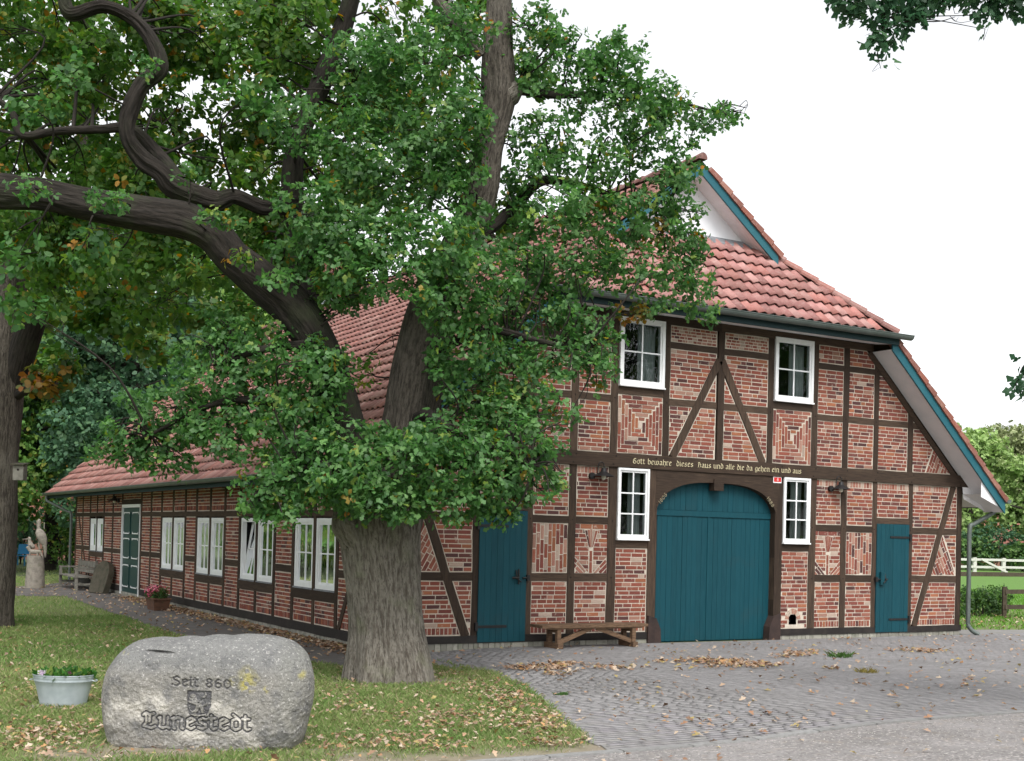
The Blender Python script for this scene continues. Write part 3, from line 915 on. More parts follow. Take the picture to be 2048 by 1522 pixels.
ov = .012
for s in (-1, 1):
    T = lambda a0, a1, z0, z1, nm='post', d=.010, **k: timber(FR, (s * (a0 + a1) / 2, z0), (s * (a0 + a1) / 2, z1), abs(a1 - a0), nm, d0=d, **k)
    R_ = lambda a0, a1, z0, z1, nm='rail', d=.006, **k: timber(FR, (s * a0, (z0 + z1) / 2), (s * a1, (z0 + z1) / 2), abs(z1 - z0), nm, d0=d, **k)
    T(1.435, 1.625, -.14, 2.98, 'gate_post', .016)
    for a0, a1 in ((2.335, 2.515), (3.205, 3.355), (4.09, 4.205), (5.145, 5.26), (6.625, 6.775)):
        T(a0, a1, -.045, 2.965)
    R_(2.50, 4.11, 1.915, 2.045); R_(2.50, 4.11, .895, 1.035)
    R_(5.24, 6.64, 1.915, 2.045); R_(5.24, 6.64, .895, 1.035)
    R_(1.60, 2.35, 1.495, 1.645); R_(4.19, 5.16, 2.10, 2.225, 'door_lintel', .012)
    timber(FR, (s * 6.50, 2.965), (s * 5.36, -.035), .15, 'brace', d0=.013)
    R_(1.43, 6.80, -.155, -.028, 'sill_beam', .022, mat='sill')
    # upper floor
    for a0, a1, z1 in ((1.195, 1.335, 5.66), (2.355, 2.505, 5.66), (3.205, 3.355, 5.66), (4.075, 4.205, 5.44), (5.075, 5.225, 4.55)):
        T(a0, a1, 3.195, z1)
    R_(.08, 1.21, 5.215, 5.335); R_(.08, 1.21, 4.16, 4.285)
    R_(1.32, 2.37, 4.285, 4.43)
    for z0, z1, xe in ((4.13, 4.255, 5.40), (5.165, 5.285, 4.32)):
        R_(2.49, xe, z0, z1)
    timber(FR, (s * .03, 5.10), (s * 1.10, 3.20), .15, 'brace', d0=.014)
    timber(FR, (s * 3.90, 5.63 - .015), (s * 6.72, ROOF_IN(6.72) - .08), .12, 'rafter', d0=.018, jit=.003, mat='timber_h')
    R_(0.0, 4.02, 5.645, 5.79, 'wall_plate', .018)
timber(FR, (.015, 3.19), (.015, 5.66), .15, 'post')
beam = timber(FR, (-6.96, 3.08), (6.96, 3.08), .252, 'storey_beam', d0=.045, d1=-.16)
TXT = 'Gott bewahre  dieses  Haus und alle die da gehen ein und aus'
_, TL = letter_strokes(TXT)
wx = 0.0
for wd in TXT.split(' '):
    if wd:
        _, wl = letter_strokes(wd)
        lettering('lettering', wd, lambda a, b, d, w0=wx / TL * 4.10: FR.pt(-2.03 + w0 + a, 3.035 + b, .045 + d), .070, wl / TL * 4.10, 'gold', beam, nib=1.15)
        wx += wl
    wx += GL[' '][0]
m = MB()                                              # dark wooden pegs in the joints
for s in (-1, 1):
    for x in (1.53, 2.42, 3.28, 4.14, 5.2, 6.7):
        for dx, z in ((-.03, 3.0), (.03, 3.15)):
            c = FR.pt(s * x + dx, z, .046)
            m.tube([c + np.array([0, .02, 0]), c + np.array([0, -.006, 0])], .014, 6)
    for x in (2.42, 3.28, 4.14, 5.2):
        for z in (.96, 1.98):
            c = FR.pt(s * x, z, .010); m.tube([c + np.array([0, .02, 0]), c + np.array([0, -.006, 0])], .012, 6)
    for x in (1.26, 2.43, 3.28, 4.14):
        for z in (4.2, 5.24):
            c = FR.pt(s * x, z, .010); m.tube([c + np.array([0, .02, 0]), c + np.array([0, -.006, 0])], .012, 6)
tag(m.build('pegs', 'peg', house), kind='stuff')

# ---- brick plinth under the sill
m = MB()
for s, x0, x1 in ((-1, 1.45, 6.78), (1, 1.45, 6.78)):
    x = x0
    while x < x1:
        w_ = random.uniform(.09, .125) if random.random() < .8 else .24
        e = min(x + w_, x1)
        q = rect(*sorted((s * (x + .005), s * (e - .005))), -.50, -.158)
        g = random.uniform(.7, 1.15)
        FR.prism(m, q, .004 + random.uniform(-.004, .004), -.1, (.30 * g, .29 * g, .25 * g)); x = e
y = 0.0
while y < 25.4:
    w_ = random.uniform(.10, .13)
    g = random.uniform(.7, 1.15)
    SD.prism(m, rect(y + .005, y + w_ - .005, -.60, -.232), .004 + random.uniform(-.004, .004), -.1, (.30 * g, .29 * g, .25 * g)); y += w_
tag(m.build('plinth_bricks', 'plinth', house), kind='stuff')

# ---- windows
def window(wall, a0, a1, b0, b1, cols, rows, proud=.03, frame=.055, curtain=None, tilt=0.0, room=.6):
    m = MB()
    f = frame
    def ring(mb, x0, x1, y0, y1, t, d0, d1):
        wall.prism(mb, rect(x0, x1, y0, y0 + t), d0, d1, None, True); wall.prism(mb, rect(x0, x1, y1 - t, y1), d0, d1, None, True)
        wall.prism(mb, rect(x0, x0 + t, y0 + t, y1 - t), d0, d1, None, True); wall.prism(mb, rect(x1 - t, x1, y0 + t, y1 - t), d0, d1, None, True)
    ring(m, a0, a1, b0, b1, f, proud, -.10)
    win = m.build('window', 'white', house)
    tl = lambda b: -(b - b0) * math.tan(tilt) if tilt else 0.0
    class TW:                                           # a sash that leans into the room about its lower edge
        def pt(s, a, b, d=0.0): return wall.pt(a, b, d + tl(b))
        prism = Wall.prism
    tw = TW()
    m = MB()
    i0, i1, j0, j1 = a0 + f - .008, a1 - f + .008, b0 + f - .008, b1 - f + .008
    sw = .045
    d0, d1 = proud - .022, -.05
    for q in (rect(i0, i1, j0, j0 + sw), rect(i0, i1, j1 - sw, j1), rect(i0, i0 + sw, j0 + sw, j1 - sw), rect(i1 - sw, i1, j0 + sw, j1 - sw)):
        tw.prism(m, q, d0, d1, None, True)
    sash = m.build('sash', 'white', win)
    g0, g1, h0, h1 = i0 + sw, i1 - sw, j0 + sw, j1 - sw
    mw_ = .026
    for k in range(1, cols):
        x = g0 + (g1 - g0) * k / cols
        m = MB(); tw.prism(m, rect(x - mw_ / 2, x + mw_ / 2, h0, h1), d0 - .006, d0 - .034, None, True); m.build('glazing_bar', 'white', win)
    for k in range(1, rows):
        z = h0 + (h1 - h0) * k / rows
        m = MB(); tw.prism(m, rect(g0, g1, z - mw_ / 2, z + mw_ / 2), d0 - .007, d0 - .033, None, True); m.build('glazing_bar', 'white', win)
    for i in range(cols):
        for j in range(rows):
            x0, x1 = g0 + (g1 - g0) * i / cols, g0 + (g1 - g0) * (i + 1) / cols
            z0, z1 = h0 + (h1 - h0) * j / rows, h0 + (h1 - h0) * (j + 1) / rows
            e = random.uniform(-.0012, .0012); e2 = random.uniform(-.0012, .0012)
            m = MB(); m.poly([tw.pt(x0, z0, d0 - .02 + e), tw.pt(x1, z0, d0 - .02 - e), tw.pt(x1, z1, d0 - .02 + e2), tw.pt(x0, z1, d0 - .02 - e2)])
            m.build('pane', 'glass', win)
    # the room behind
    m = MB()
    for p, q in (((a0, b0), (a1, b0)), ((a1, b0), (a1, b1)), ((a1, b1), (a0, b1)), ((a0, b1), (a0, b0))):
        m.poly([wall.pt(*p, -.10), wall.pt(*q, -.10), wall.pt(*q, -room), wall.pt(*p, -room)])
    m.poly([wall.pt(a0, b0, -room), wall.pt(a1, b0, -room), wall.pt(a1, b1, -room), wall.pt(a0, b1, -room)])
    m.build('room_recess', 'dark_room', win)
    if curtain:
        c0, c1 = curtain
        m = MB()
        n_ = 14
        xs = [g0 + (g1 - g0) * (c0 + (c1 - c0) * k / n_) for k in range(n_ + 1)]
        for k in range(n_):
            da, db = -.16 + .012 * math.sin(k * 1.9), -.16 + .012 * math.sin((k + 1) * 1.9)
            m.poly([wall.pt(xs[k], h0, da), wall.pt(xs[k + 1], h0, db), wall.pt(xs[k + 1], h1, db), wall.pt(xs[k], h1, da)])
        m.build('curtain', 'curtain', win)
    m = MB()
    wall.prism(m, rect(a0 - .01, a1 + .01, b0 - .03, b0 - .002), proud + .025, -.02, None, True)
    m.build('sill', 'white' if wall is FR else 'lead', win)
    return win
for s in (-1, 1):
    a0, a1 = sorted((s * 1.632, s * 2.328))
    window(FR, a0, a1, 1.668, 2.945, 2, 3, proud=.045, frame=.04, curtain=(.5, 1.0))
    a0, a1 = sorted((s * 1.345, s * 2.347))
    window(FR, a0, a1, 4.455, 5.685, 2, 2, proud=.045, frame=.06, curtain=(.52, 1.0))

# ---- the gate
def arch(x):
    t = min(1.0, abs(x) / 1.47)
    return 2.05 + .71 * (max(0.0, 1 - t ** 2.8)) ** .4545
XS = np.sin(np.linspace(-math.pi / 2, math.pi / 2, 61)) * 1.47
m = MB()
GD = -.13
m.poly([FR.pt(-1.5, -.30, GD - .06), FR.pt(1.5, -.30, GD - .06), FR.pt(1.5, 2.85, GD - .06), FR.pt(-1.5, 2.85, GD - .06)])
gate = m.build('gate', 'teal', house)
gate['label'] = 'wide teal plank gate under the brown timber arch'
def gate_planks(x0, x1, pw, z0, z1f, d):
    x = x0
    while x < x1 - .01:
        e = min(x + pw * random.uniform(.92, 1.08), x1)
        if x1 - e < pw * .4: e = x1
        g = .0025
        k = [x + g + (e - x - 2 * g) * i / 4 for i in range(5)]
        q = [(x + g, z0), (e - g, z0)] + [(v, z1f(v)) for v in k[::-1]]
        m = MB(); FR.prism(m, q, GD + d + random.uniform(-.003, .003), GD - .05, None, True); m.build('plank', 'teal', gate)
        x = e
gate_planks(-1.44, -.102, .115, -.225, lambda x: 2.11, 0)
gate_planks(-.098, 1.44, .115, -.225, lambda x: 2.11, -.004)
gate_planks(-1.455, 1.455, .13, 2.225, lambda x: arch(x) + .03, 0)
m = MB(); FR.prism(m, rect(-1.44, 1.44, 2.115, 2.22), GD + .016, GD - .05, None, True); m.build('transom', 'teal', gate)
m = MB(); FR.prism(m, rect(-.125, -.075, -.22, 2.11), GD + .012, GD - .03, None, True); m.build('cover_strip', 'teal', gate)
m = MB()                                              # the curved timber head
for a, b in zip(XS, XS[1:]):
    za, zb = arch(a), arch(b)
    m.poly([FR.pt(a, za, .022), FR.pt(b, zb, .022), FR.pt(b, 2.965, .022), FR.pt(a, 2.965, .022)])
    m.poly([FR.pt(a, za, .022), FR.pt(b, zb, .022), FR.pt(b, zb, -.22), FR.pt(a, za, -.22)])
head = m.build('arch_head', 'timber_h', house)
for s in (-1, 1):                                     # jamb faces inside the opening and the worn wheel guards
    m = MB()
    m.poly([FR.pt(s * 1.435, -.2, .016), FR.pt(s * 1.435, 2.1, .016), FR.pt(s * 1.435, 2.1, -.22), FR.pt(s * 1.435, -.2, -.22)])
    m.build('gate_jamb', 'timber_v', house)
    m = MB()
    q = [(s * 1.60, -.26), (s * 1.30, -.26), (s * 1.32, .02), (s * 1.42, .22), (s * 1.60, .27)]
    FR.prism(m, q, .055, -.12, None, True)
    m.build('wheel_guard', 'sill_brown', house)
    q = [(s * 1.44, 2.2), (s * 1.44, 2.62), (s * 1.05, 2.62)]
m = MB(); FR.prism(m, rect(-.13, .10, 2.615, 2.83), .05, -.1, None, True); m.build('key_block', 'timber_h', house)
for s, txt in ((-1, '1806'), (1, '1988')):            # the years cut in the spandrels
    ang = s * -.85
    c = np.array([s * 1.31, 2.44])
    ca, sa = math.cos(ang), math.sin(ang)
    fr = lambda a, b, d, c=c, ca=ca, sa=sa: FR.pt(c[0] + (a - .13) * ca - (b - .04) * sa, c[1] + (a - .13) * sa + (b - .04) * ca, .022 + d)
    lettering('year', txt, fr, .058, .24, 'gold_dim', head, nib=.9)

# ---- plank doors left and right of the gate
def plank_door(s):
    a0, a1 = sorted((s * 4.205, s * 5.145))
    m = MB()
    FR.prism(m, rect(a0 + .004, a1 - .004, -.140, 2.095), -.02, -.06, None, True)
    door = m.build('door', 'teal', house)
    n_ = 8
    for k in range(n_):
        x0, x1 = a0 + (a1 - a0) * k / n_, a0 + (a1 - a0) * (k + 1) / n_
        m = MB(); FR.prism(m, rect(x0 + .002, x1 - .002, -.142, 2.10), .030 + random.uniform(-.002, .002), -.02); m.build('plank', 'teal', door)
    hs_ = -1 if s < 0 else 1                             # hinge side
    hx = a0 if hs_ < 0 else a1
    for z in (1.83, .12):
        x0, x1 = sorted((hx, hx - hs_ * .56))
        m = MB(); FR.prism(m, rect(x0, x1, z - .022, z + .022), .042, .02, None, True)
        m.bar(FR.pt(hx + hs_ * .03, z - .07, .035), FR.pt(hx + hs_ * .03, z + .07, .035), .05, .04)
        m.build('strap_hinge', 'iron', door)
    lx = a1 - .14 if hs_ < 0 else a0 + .14
    if s > 0:
        m = MB(); FR.prism(m, rect(lx - .055, lx + .055, .84, 1.10), .085, .03, None, True); m.build('lock_case', 'teal', door)
    m = MB()
    i = -1 if hs_ < 0 else 1
    m.tube([FR.pt(lx + i * .03, 1.10, .05), FR.pt(lx + i * .03, .84, .06)], .014, 6)
    m.tube([FR.pt(lx + i * .08, 1.08, .05), FR.pt(lx + i * .08, .93, .09), FR.pt(lx + i * .0, .88, .10)], .012, 6)
    m.tube([FR.pt(lx + i * .15, .95, .05), FR.pt(lx + i * .05, .95, .10)], .02, 8)
    m.tube([FR.pt(lx - i * .05, .95, .06), FR.pt(lx - i * .17, .95, .06)], .016, 6)
    m.bar(FR.pt(lx - i * .16, .90, .05), FR.pt(lx - i * .16, 1.0, .05), .06, .05)
    m.build('latch', 'iron', door)
plank_door(-1)
plank_door(1)

# ---- the long side wall
SIDEWIN = [(2.36, 4.44), (5.66, 7.74), (8.97, 11.04), (12.16, 14.24)]
panels_side = []
def spanel(a0, a1, b0, b1, poly=None, **k):
    poly = poly or rect(a0, a1, b0, b1)
    if abs(area(poly)) > .003: panels_side.append((ccw(poly), courses(ccw(poly), **k)))
pw = .065
posts = [0.07, 1.25, 2.285, 3.40, 4.515, 5.585, 6.70, 7.815, 8.895, 10.005, 11.115, 12.085, 13.20, 14.315, 15.40, 16.46, 18.72, 19.9, 21.1, 22.1, 23.1, 24.25, 25.33]
def in_win(a, b):
    return any(a > w0 - .2 and b < w1 + .2 for w0, w1 in SIDEWIN)
for a, b in zip(posts, posts[1:]):
    a0, a1 = a + pw, b - pw
    spanel(a0, a1, 2.06, 2.80, bottom=True, header=.3)
    if a == 16.46:
        panels_side.pop(); spanel(a0, a1, 2.42, 2.80, header=.3); continue
    if in_win(a0, a1):
        spanel(a0, a1, -.065, .385, bottom=True, header=.3)
    elif a0 > 21.0 and a1 < 23.2:
        spanel(a0, a1, -.065, .68, bottom=True, header=.3)
    else:
        spanel(a0, a1, -.065, .845, bottom=True, header=.35); spanel(a0, a1, .985, 1.935, header=.35)
m = MB()
for poly, br in panels_side: SD.prism(m, poly, -.006, -.16)
side_wall = m.build('side_wall', 'mortar', house)
m = MB()
for poly, br in panels_side:
    for q, c in br:
        SD.prism(m, ccw(q), random.uniform(-.003, .003), -.014, c)
tag(m.build('bricks', 'brick', side_wall), kind='stuff')
for k, a in enumerate(posts):
    top = 2.86
    if 16.4 < a < 18.8: timber(SD, (a, -.09), (a, top), .13, 'post', d0=.010)
    elif a in (3.40, 6.70, 10.005, 13.20): timber(SD, (a, -.09), (a, top), .12, 'post', d0=.010)
    elif a == 22.1: timber(SD, (a, -.09), (a, top), .10, 'post', d0=.010)
    else: timber(SD, (a, -.09), (a, top), .13, 'post', d0=.010)
for y0, y1 in ((0.0, 16.42), (18.76, 25.4)):
    timber(SD, (y0, 1.998), (y1, 1.998), .125, 'rail', d0=.014)
    timber(SD, (y0, -.15), (y1, -.15), .165, 'sill_beam', 'sill', d0=.025)
timber(SD, (16.4, 2.36), (18.78, 2.36), .14, 'door_lintel', d0=.014)
for w0, w1 in SIDEWIN:
    timber(SD, (w0 - .1, .475), (w1 + .1, .475), .18, 'rail', d0=.014)
for a, b in zip(posts, posts[1:]):
    if not in_win(a + pw, b - pw) and not (16.4 < a < 18.7) and not (21.0 < a < 23.0):
        timber(SD, (a + pw - .01, .915), (b - pw + .01, .915), .135, 'rail', d0=.006)
timber(SD, (21.1, .75), (23.1, .75), .15, 'rail', d0=.014)
timber(SD, (2.15, -.08), (.95, 1.94), .12, 'brace', d0=.013)
timber(SD, (23.3, -.08), (24.9, 1.94), .12, 'brace', d0=.013)
for k, (w0, w1) in enumerate(SIDEWIN):
    c = (w0 + w1) / 2
    window(SD, w0, c - .07, .60, 1.905, 2, 2, proud=-.004, frame=.085, curtain=(.0, .4) if k != 1 else None)
    window(SD, c + .07, w1, .60, 1.905, 2, 2, proud=-.004, frame=.085, tilt=math.radians(9) if k == 1 else 0.0, room=.9)
window(SD, 21.17, 22.03, .86, 1.87, 1, 1, proud=-.004, frame=.13)
window(SD, 22.17, 23.03, .86, 1.87, 1, 1, proud=-.004, frame=.13)

# panelled double door in the side wall
m = MB()
SD.prism(m, rect(16.55, 18.65, -.30, 2.18), -.02, -.10, None, True)
door = m.build('panelled_door', 'green_door', house)
m = MB()
for q in (rect(16.53, 18.67, 2.19, 2.28), rect(16.525, 16.57, -.30, 2.19), rect(18.62, 18.675, -.30, 2.19)):
    SD.prism(m, q, .03, -.1, None, True)
m.build('door_frame', 'white', door)
for i in range(2):
    for j, (z0, z1) in enumerate(((-.08, .56), (.74, 1.32), (1.44, 2.06))):
        c = 17.09 + i * 1.02
        m = MB(); SD.prism(m, rect(c - .36, c + .36, z0, z1), .004, -.03); m.build('door_panel', 'green_door', door)
        m = MB()
        for zz_ in (z0, z1 - .028): SD.prism(m, rect(c - .34, c + .34, zz_, zz_ + .028), .014, -.01)
        for xx_ in (c - .34, c + .315):
            SD.prism(m, rect(xx_, xx_ + .025, z0, z0 + .06), .015, -.01); SD.prism(m, rect(xx_, xx_ + .025, z1 - .06, z1), .015, -.01)
        m.build('moulding', 'white', door)
m = MB(); SD.prism(m, rect(16.3, 18.9, -.62, -.31), .22, -.1, None, True); m.build('doorstep', 'grey_stone', house)

# ---- walls the photo does not show
m = MB()
m.poly([(6.77, .16, -.6), (6.77, 25.4, -.6), (6.77, 25.4, 3.2), (6.77, .16, 3.2)])
m.poly([(-6.7, 25.4, -.6), (6.77, 25.4, -.6), (6.77, 25.4, 3.1), (0, 25.4, 8.9), (-6.7, 25.4, 3.1)])
m.build('rear_walls', 'far_wall', house)

# ---- the roof
PROF = [(0.0, 9.14), (2.0, 7.60), (4.19, 5.78), (7.54, 2.70)]
PROFR = PROF[::-1]
seg_l = [math.hypot(a[0] - b[0], a[1] - b[1]) for a, b in zip(PROFR, PROFR[1:])]
RL = sum(seg_l)
def roof_at(s):
    for (a, b), l in zip(zip(PROFR, PROFR[1:]), seg_l):
        if s <= l or b is PROFR[-1]:
            t = s / l
            return a[0] + (b[0] - a[0]) * t, a[1] + (b[1] - a[1]) * t, ((b[0] - a[0]) / l, (b[1] - a[1]) / l)
        s -= l
def roof_z(x):
    x = abs(x)
    for a, b in zip(PROF, PROF[1:]):
        if x <= b[0] or b is PROF[-1]:
            return a[1] + (b[1] - a[1]) * (x - a[0]) / (b[0] - a[0])
HY0, HZ0, HK, HX0, HX1, HY1 = -.62, 5.93, 1.03, 4.02, 2.0, 1.02
def front_edge(x):
    x = abs(x)
    if x < HX1: return .69
    if x < HX0: return HY1 + (HY0 - HY1) * (x - HX1) / (HX0 - HX1)
    return -.56
YB = 26.5
deck = MB()
xs = [0, 1.0, 1.999, 2.001, 3.0, 4.019, 4.03, 5.5, 7.50]
for s in (-1, 1):
    for a, b in zip(xs, xs[1:]):
        dz = -.06
        deck.poly([(s * a, front_edge(a), roof_z(a) + dz), (s * b, front_edge(b), roof_z(b) + dz), (s * b, YB, roof_z(b) + dz), (s * a, YB, roof_z(a) + dz)])
roof = deck.build('roof', 'timber_h', house)

TWD, TEX = .236, .345                                    # tile width and exposed length
US = np.array([-.5, -.36, -.2, 0, .2, .36, .5])
HS_ = .052 * .5 * (1 - np.cos(2 * math.pi * (US + .5)))
tv = []
for u, h_ in zip(US, HS_): tv.append((u * TWD * 1.04, 0, h_ + .048))
for u, h_ in zip(US, HS_): tv.append((u * TWD * 1.04, TEX + .05, h_ - .004))
for u, h_ in zip(US, HS_): tv.append((u * TWD * 1.04, .004, h_ + .031))
tv = np.array(tv)
tf = np.array([(i, i + 1, i + 8, i + 7) for i in range(6)] + [(i + 14, i + 15, i + 1, i) for i in range(6)])
TILEC = [np.array(c) for c in ((.33, .158, .138), (.37, .190, .165), (.29, .130, .112), (.40, .225, .195), (.25, .112, .097), (.35, .145, .118))]
def tile_color():
    return random.choice(TILEC) * random.uniform(.82, 1.12)

tiles = []                # (origin, across, up, normal, colour, size in the picture)
nrow = int(RL / TEX)
for s in (-1, 1):
    for r in range(nrow):
        x, z, d = roof_at(r * TEX)
        xm, zm, dm = roof_at(r * TEX + TEX / 2)
        up_ = np.array([s * dm[0], 0, dm[1]]); up_ /= np.linalg.norm(up_)
        ac_ = np.array([0, s * 1.0, 0])
        nm_ = np.cross(ac_, up_)
        ys = np.arange(-.56 + TWD / 2, YB, TWD)
        fe = front_edge(xm)
        for y in ys:
            if y - TWD / 2 < fe - .02: continue
            if s == 1 and y > 3: continue
            o = np.array([s * x, y, z - .045])
            vis = 1.0 if s < 0 else .05
            tiles.append((o, ac_, up_, nm_, tile_color(), vis * .09 / depth_of(o) ** 2))
hu = np.array([0, 1, HK]); hu /= np.linalg.norm(hu)
for r in range(8):
    o0 = np.array([0, HY0, HZ0 - .01]) + hu * (r * TEX)
    if o0[1] > 1.05: break
    half = HX0 + (HX1 - HX0) * (o0[1] + hu[1] * TEX * .6 - HY0) / (HY1 - HY0)
    for k in range(-20, 21):
        x = k * TWD
        if abs(x) + TWD * .35 > half: continue
        o = o0 + np.array([x, 0, 0])
        tiles.append((o, np.array([1., 0, 0]), hu, np.cross(np.array([1., 0, 0]), hu), tile_color() * np.array([1.05, 1.0, 1.05]), (2.5 if x > -1.5 else 1.2) / depth_of(o) ** 2 * .09))
tiles.sort(key=lambda t: -t[5])
me0 = None
for o, a, u, n_, c, _ in tiles[:300]:
    if me0 is None:
        ob = np_mesh('roof_tile', tv + origin_of(roof), tf, 'tile', roof, col=np.ones((len(tf), 3))); me0 = ob.data
    else:
        ob = link('roof_tile', me0, roof)
    M4 = Matrix.Identity(4)
    lo = o - origin_of(roof)
    j = random.uniform(-.004, .004)
    for i in range(3):
        M4[i][0], M4[i][1], M4[i][2], M4[i][3] = a[i], u[i], n_[i], lo[i] + n_[i] * j
    ob.matrix_basis = M4
    ob.color = (*[float(v) for v in c], 1)
rest = tiles[300:]
O = np.array([t[0] + t[3] * random.uniform(-.004, .004) for t in rest]); A = np.array([t[1] for t in rest]); Uv = np.array([t[2] for t in rest]); Nn = np.array([t[3] for t in rest])
V = (O[:, None, :] + tv[None, :, 0:1] * A[:, None] + tv[None, :, 1:2] * Uv[:, None] + tv[None, :, 2:3] * Nn[:, None]).reshape(-1, 3)
F = (tf[None] + (np.arange(len(rest)) * len(tv))[:, None, None]).reshape(-1, 4)
cc = np.repeat(np.array([t[4] for t in rest]), len(tf), 0)
tag(np_mesh('roof_tiles', V, F, 'tile', roof, col=cc), kind='stuff')
m = MB()                                                 # hip slope deck
m.poly([(-HX0, HY0, HZ0 - .03), (HX0, HY0, HZ0 - .03), (HX1, HY1, HZ0 - .03 + HK * (HY1 - HY0)), (HX1, 1.14, HZ0 - .03 + HK * (1.14 - HY0)), (-HX1, 1.14, HZ0 - .03 + HK * (1.14 - HY0)), (-HX1, HY1, HZ0 - .03 + HK * (HY1 - HY0))])
m.build('hip_deck', 'timber_h', house)

def cap_tiles(p, q, n_, name='ridge_tile', rad=.105, lift=.02):
    p, q = np.array(p, float), np.array(q, float)
    d = (q - p) / np.linalg.norm(q - p)
    sdv = np.cross(d, (0, 0, 1)); sdv /= np.linalg.norm(sdv)
    up_ = np.cross(sdv, d)
    L = np.linalg.norm(q - p) / n_
    for k in range(n_):
        a = p + d * L * k; b = p + d * (L * (k + 1) + .04)
        m = MB()
        col = tuple(tile_color() * .8)
        rr = [(rad, a, .02), (rad * .86, b, 0)]
        ring = [[c + up_ * (lift + e + math.sin(t) * r_) + sdv * math.cos(t) * r_ for t in np.linspace(-.25, math.pi + .25, 9)] for r_, c, e in rr]
        for i in range(8): m.poly([ring[0][i], ring[0][i + 1], ring[1][i + 1], ring[1][i]], col)
        m.poly(ring[0], tuple(v * .5 for v in col))
        m.build(name, 'tile', roof, smooth=False)
hz = lambda y: HZ0 + HK * (y - HY0)
for s in (-1, 1):
    cap_tiles((s * HX0, HY0, hz(HY0) - .03), (s * HX1, HY1, hz(HY1) - .03), 8, 'hip_tile')
cap_tiles((0, .66, 9.10), (0, YB, 9.10), 66)
# verge tiles stepping up the rakes
m = MB()
for s in (-1, 1):
    for r in range(nrow):
        x, z, d = roof_at(r * TEX); x2, z2, _ = roof_at(r * TEX + TEX * 1.02)
        y = front_edge((x + x2) / 2)
        if HX1 < (x + x2) / 2 < HX0 - .15: continue
        c = tuple(tile_color() * np.array([.72, .60, .5]))
        n_ = np.array([-d[1] * s, 0, d[0] * s]) ; n_ = n_ if n_[2] > 0 else -n_
        A, B = np.array([s * x, y - .03, z]), np.array([s * x2, y - .03, z2])
        f = [A + n_ * .045, B + n_ * .008, B - n_ * .085, A - n_ * .075]
        m.prism(f, [p + np.array([0, .26, 0]) for p in f], c, True)
tag(m.build('verge_tiles', 'tile', roof), kind='stuff')

# barge boards, soffits, gutters
def rake(x0, x1, y, name_b, yw, s, h_=.25):
    n_ = 6
    xa = np.linspace(x0, x1, n_ + 1)
    top = [(s * x, roof_z(x) - .085) for x in xa]
    m = MB()
    for (a, b) in zip(top, top[1:]):
        f = [(a[0], y, a[1]), (b[0], y, b[1]), (b[0], y, b[1] - h_), (a[0], y, a[1] - h_)]
        m.prism(f, [(p[0], p[1] + .035, p[2]) for p in f], None, True)
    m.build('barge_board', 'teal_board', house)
    m = MB()
    for (a, b) in zip(top, top[1:]):
        m.poly([(a[0], y + .036, a[1] - h_ + .03), (b[0], y + .036, b[1] - h_ + .03), (b[0], yw, b[1] - h_ + .03), (a[0], yw, a[1] - h_ + .03)])
    m.build('soffit', 'soffit', house)
for s in (-1, 1):
    rake(HX0 - .02, 7.50, -.55, 'barge_board', .0, s)
    rake(0.0, HX1 + .02, .70, 'barge_board', 1.13, s, .22)
m = MB()
m.poly([(-2.05, 1.12, 7.25), (2.05, 1.12, 7.25), (2.05, 1.12, 7.40), (0, 1.12, 8.95), (-2.05, 1.12, 7.40)])
m.build('gable_panel', 'render_white', house)
m = MB()
for k in range(18):
    x = -1.8 + k * .2
    m.prism([(x, 1.0, hz(1.0) + .04), (x + .2, 1.0, hz(1.0) + .04), (x + .2, 1.115, hz(1.1) + .07), (x, 1.115, hz(1.1) + .07)], [(x, 1.0, hz(1.0) - .02), (x + .2, 1.0, hz(1.0) - .02), (x + .2, 1.115, hz(1.1)), (x, 1.115, hz(1.1))])
m.build('flashing', 'lead', house)

def half_gutter(p, q, rad, name='gutter', mat='zinc', parent=None):
    p, q = np.array(p, float), np.array(q, float)
    d = (q - p) / np.linalg.norm(q - p); sdv = np.cross(d, (0, 0, 1)); sdv /= np.linalg.norm(sdv)
    m = MB()
    th = np.linspace(math.pi, 2 * math.pi, 9)
    ra_ = [p + sdv * math.cos(t) * rad + np.array([0, 0, math.sin(t) * rad]) for t in th]
    rb_ = [v + q - p for v in ra_]
    ri = [p + sdv * math.cos(t) * (rad - .008) + np.array([0, 0, math.sin(t) * (rad - .008) + .001]) for t in th]
    rj = [v + q - p for v in ri]
    for i in range(8):
        m.poly([ra_[i], ra_[i + 1], rb_[i + 1], rb_[i]]); m.poly([ri[i], rj[i], rj[i + 1], ri[i + 1]])
    m.poly(ra_); m.poly(rb_)
    for sgn, e0, e1 in ((1, ra_[0], rb_[0]), (1, ra_[-1], rb_[-1])):
        m.tube([e0, e1], .010, 6)
    return m.build(name, mat, parent or house)
half_gutter((-4.32, -.71, 5.905), (4.34, -.71, 5.905), .092, mat='gutter')
m = MB(); m.box((-4.1, -.625, 5.715), (4.1, -.585, 5.87)); m.build('fascia', 'fascia_shaded', house)
m = MB(); m.poly([(-4.1, -.584, 5.73), (4.1, -.584, 5.73), (4.1, .0, 5.80), (-4.1, .0, 5.80)]); m.build('soffit', 'soffit', house)
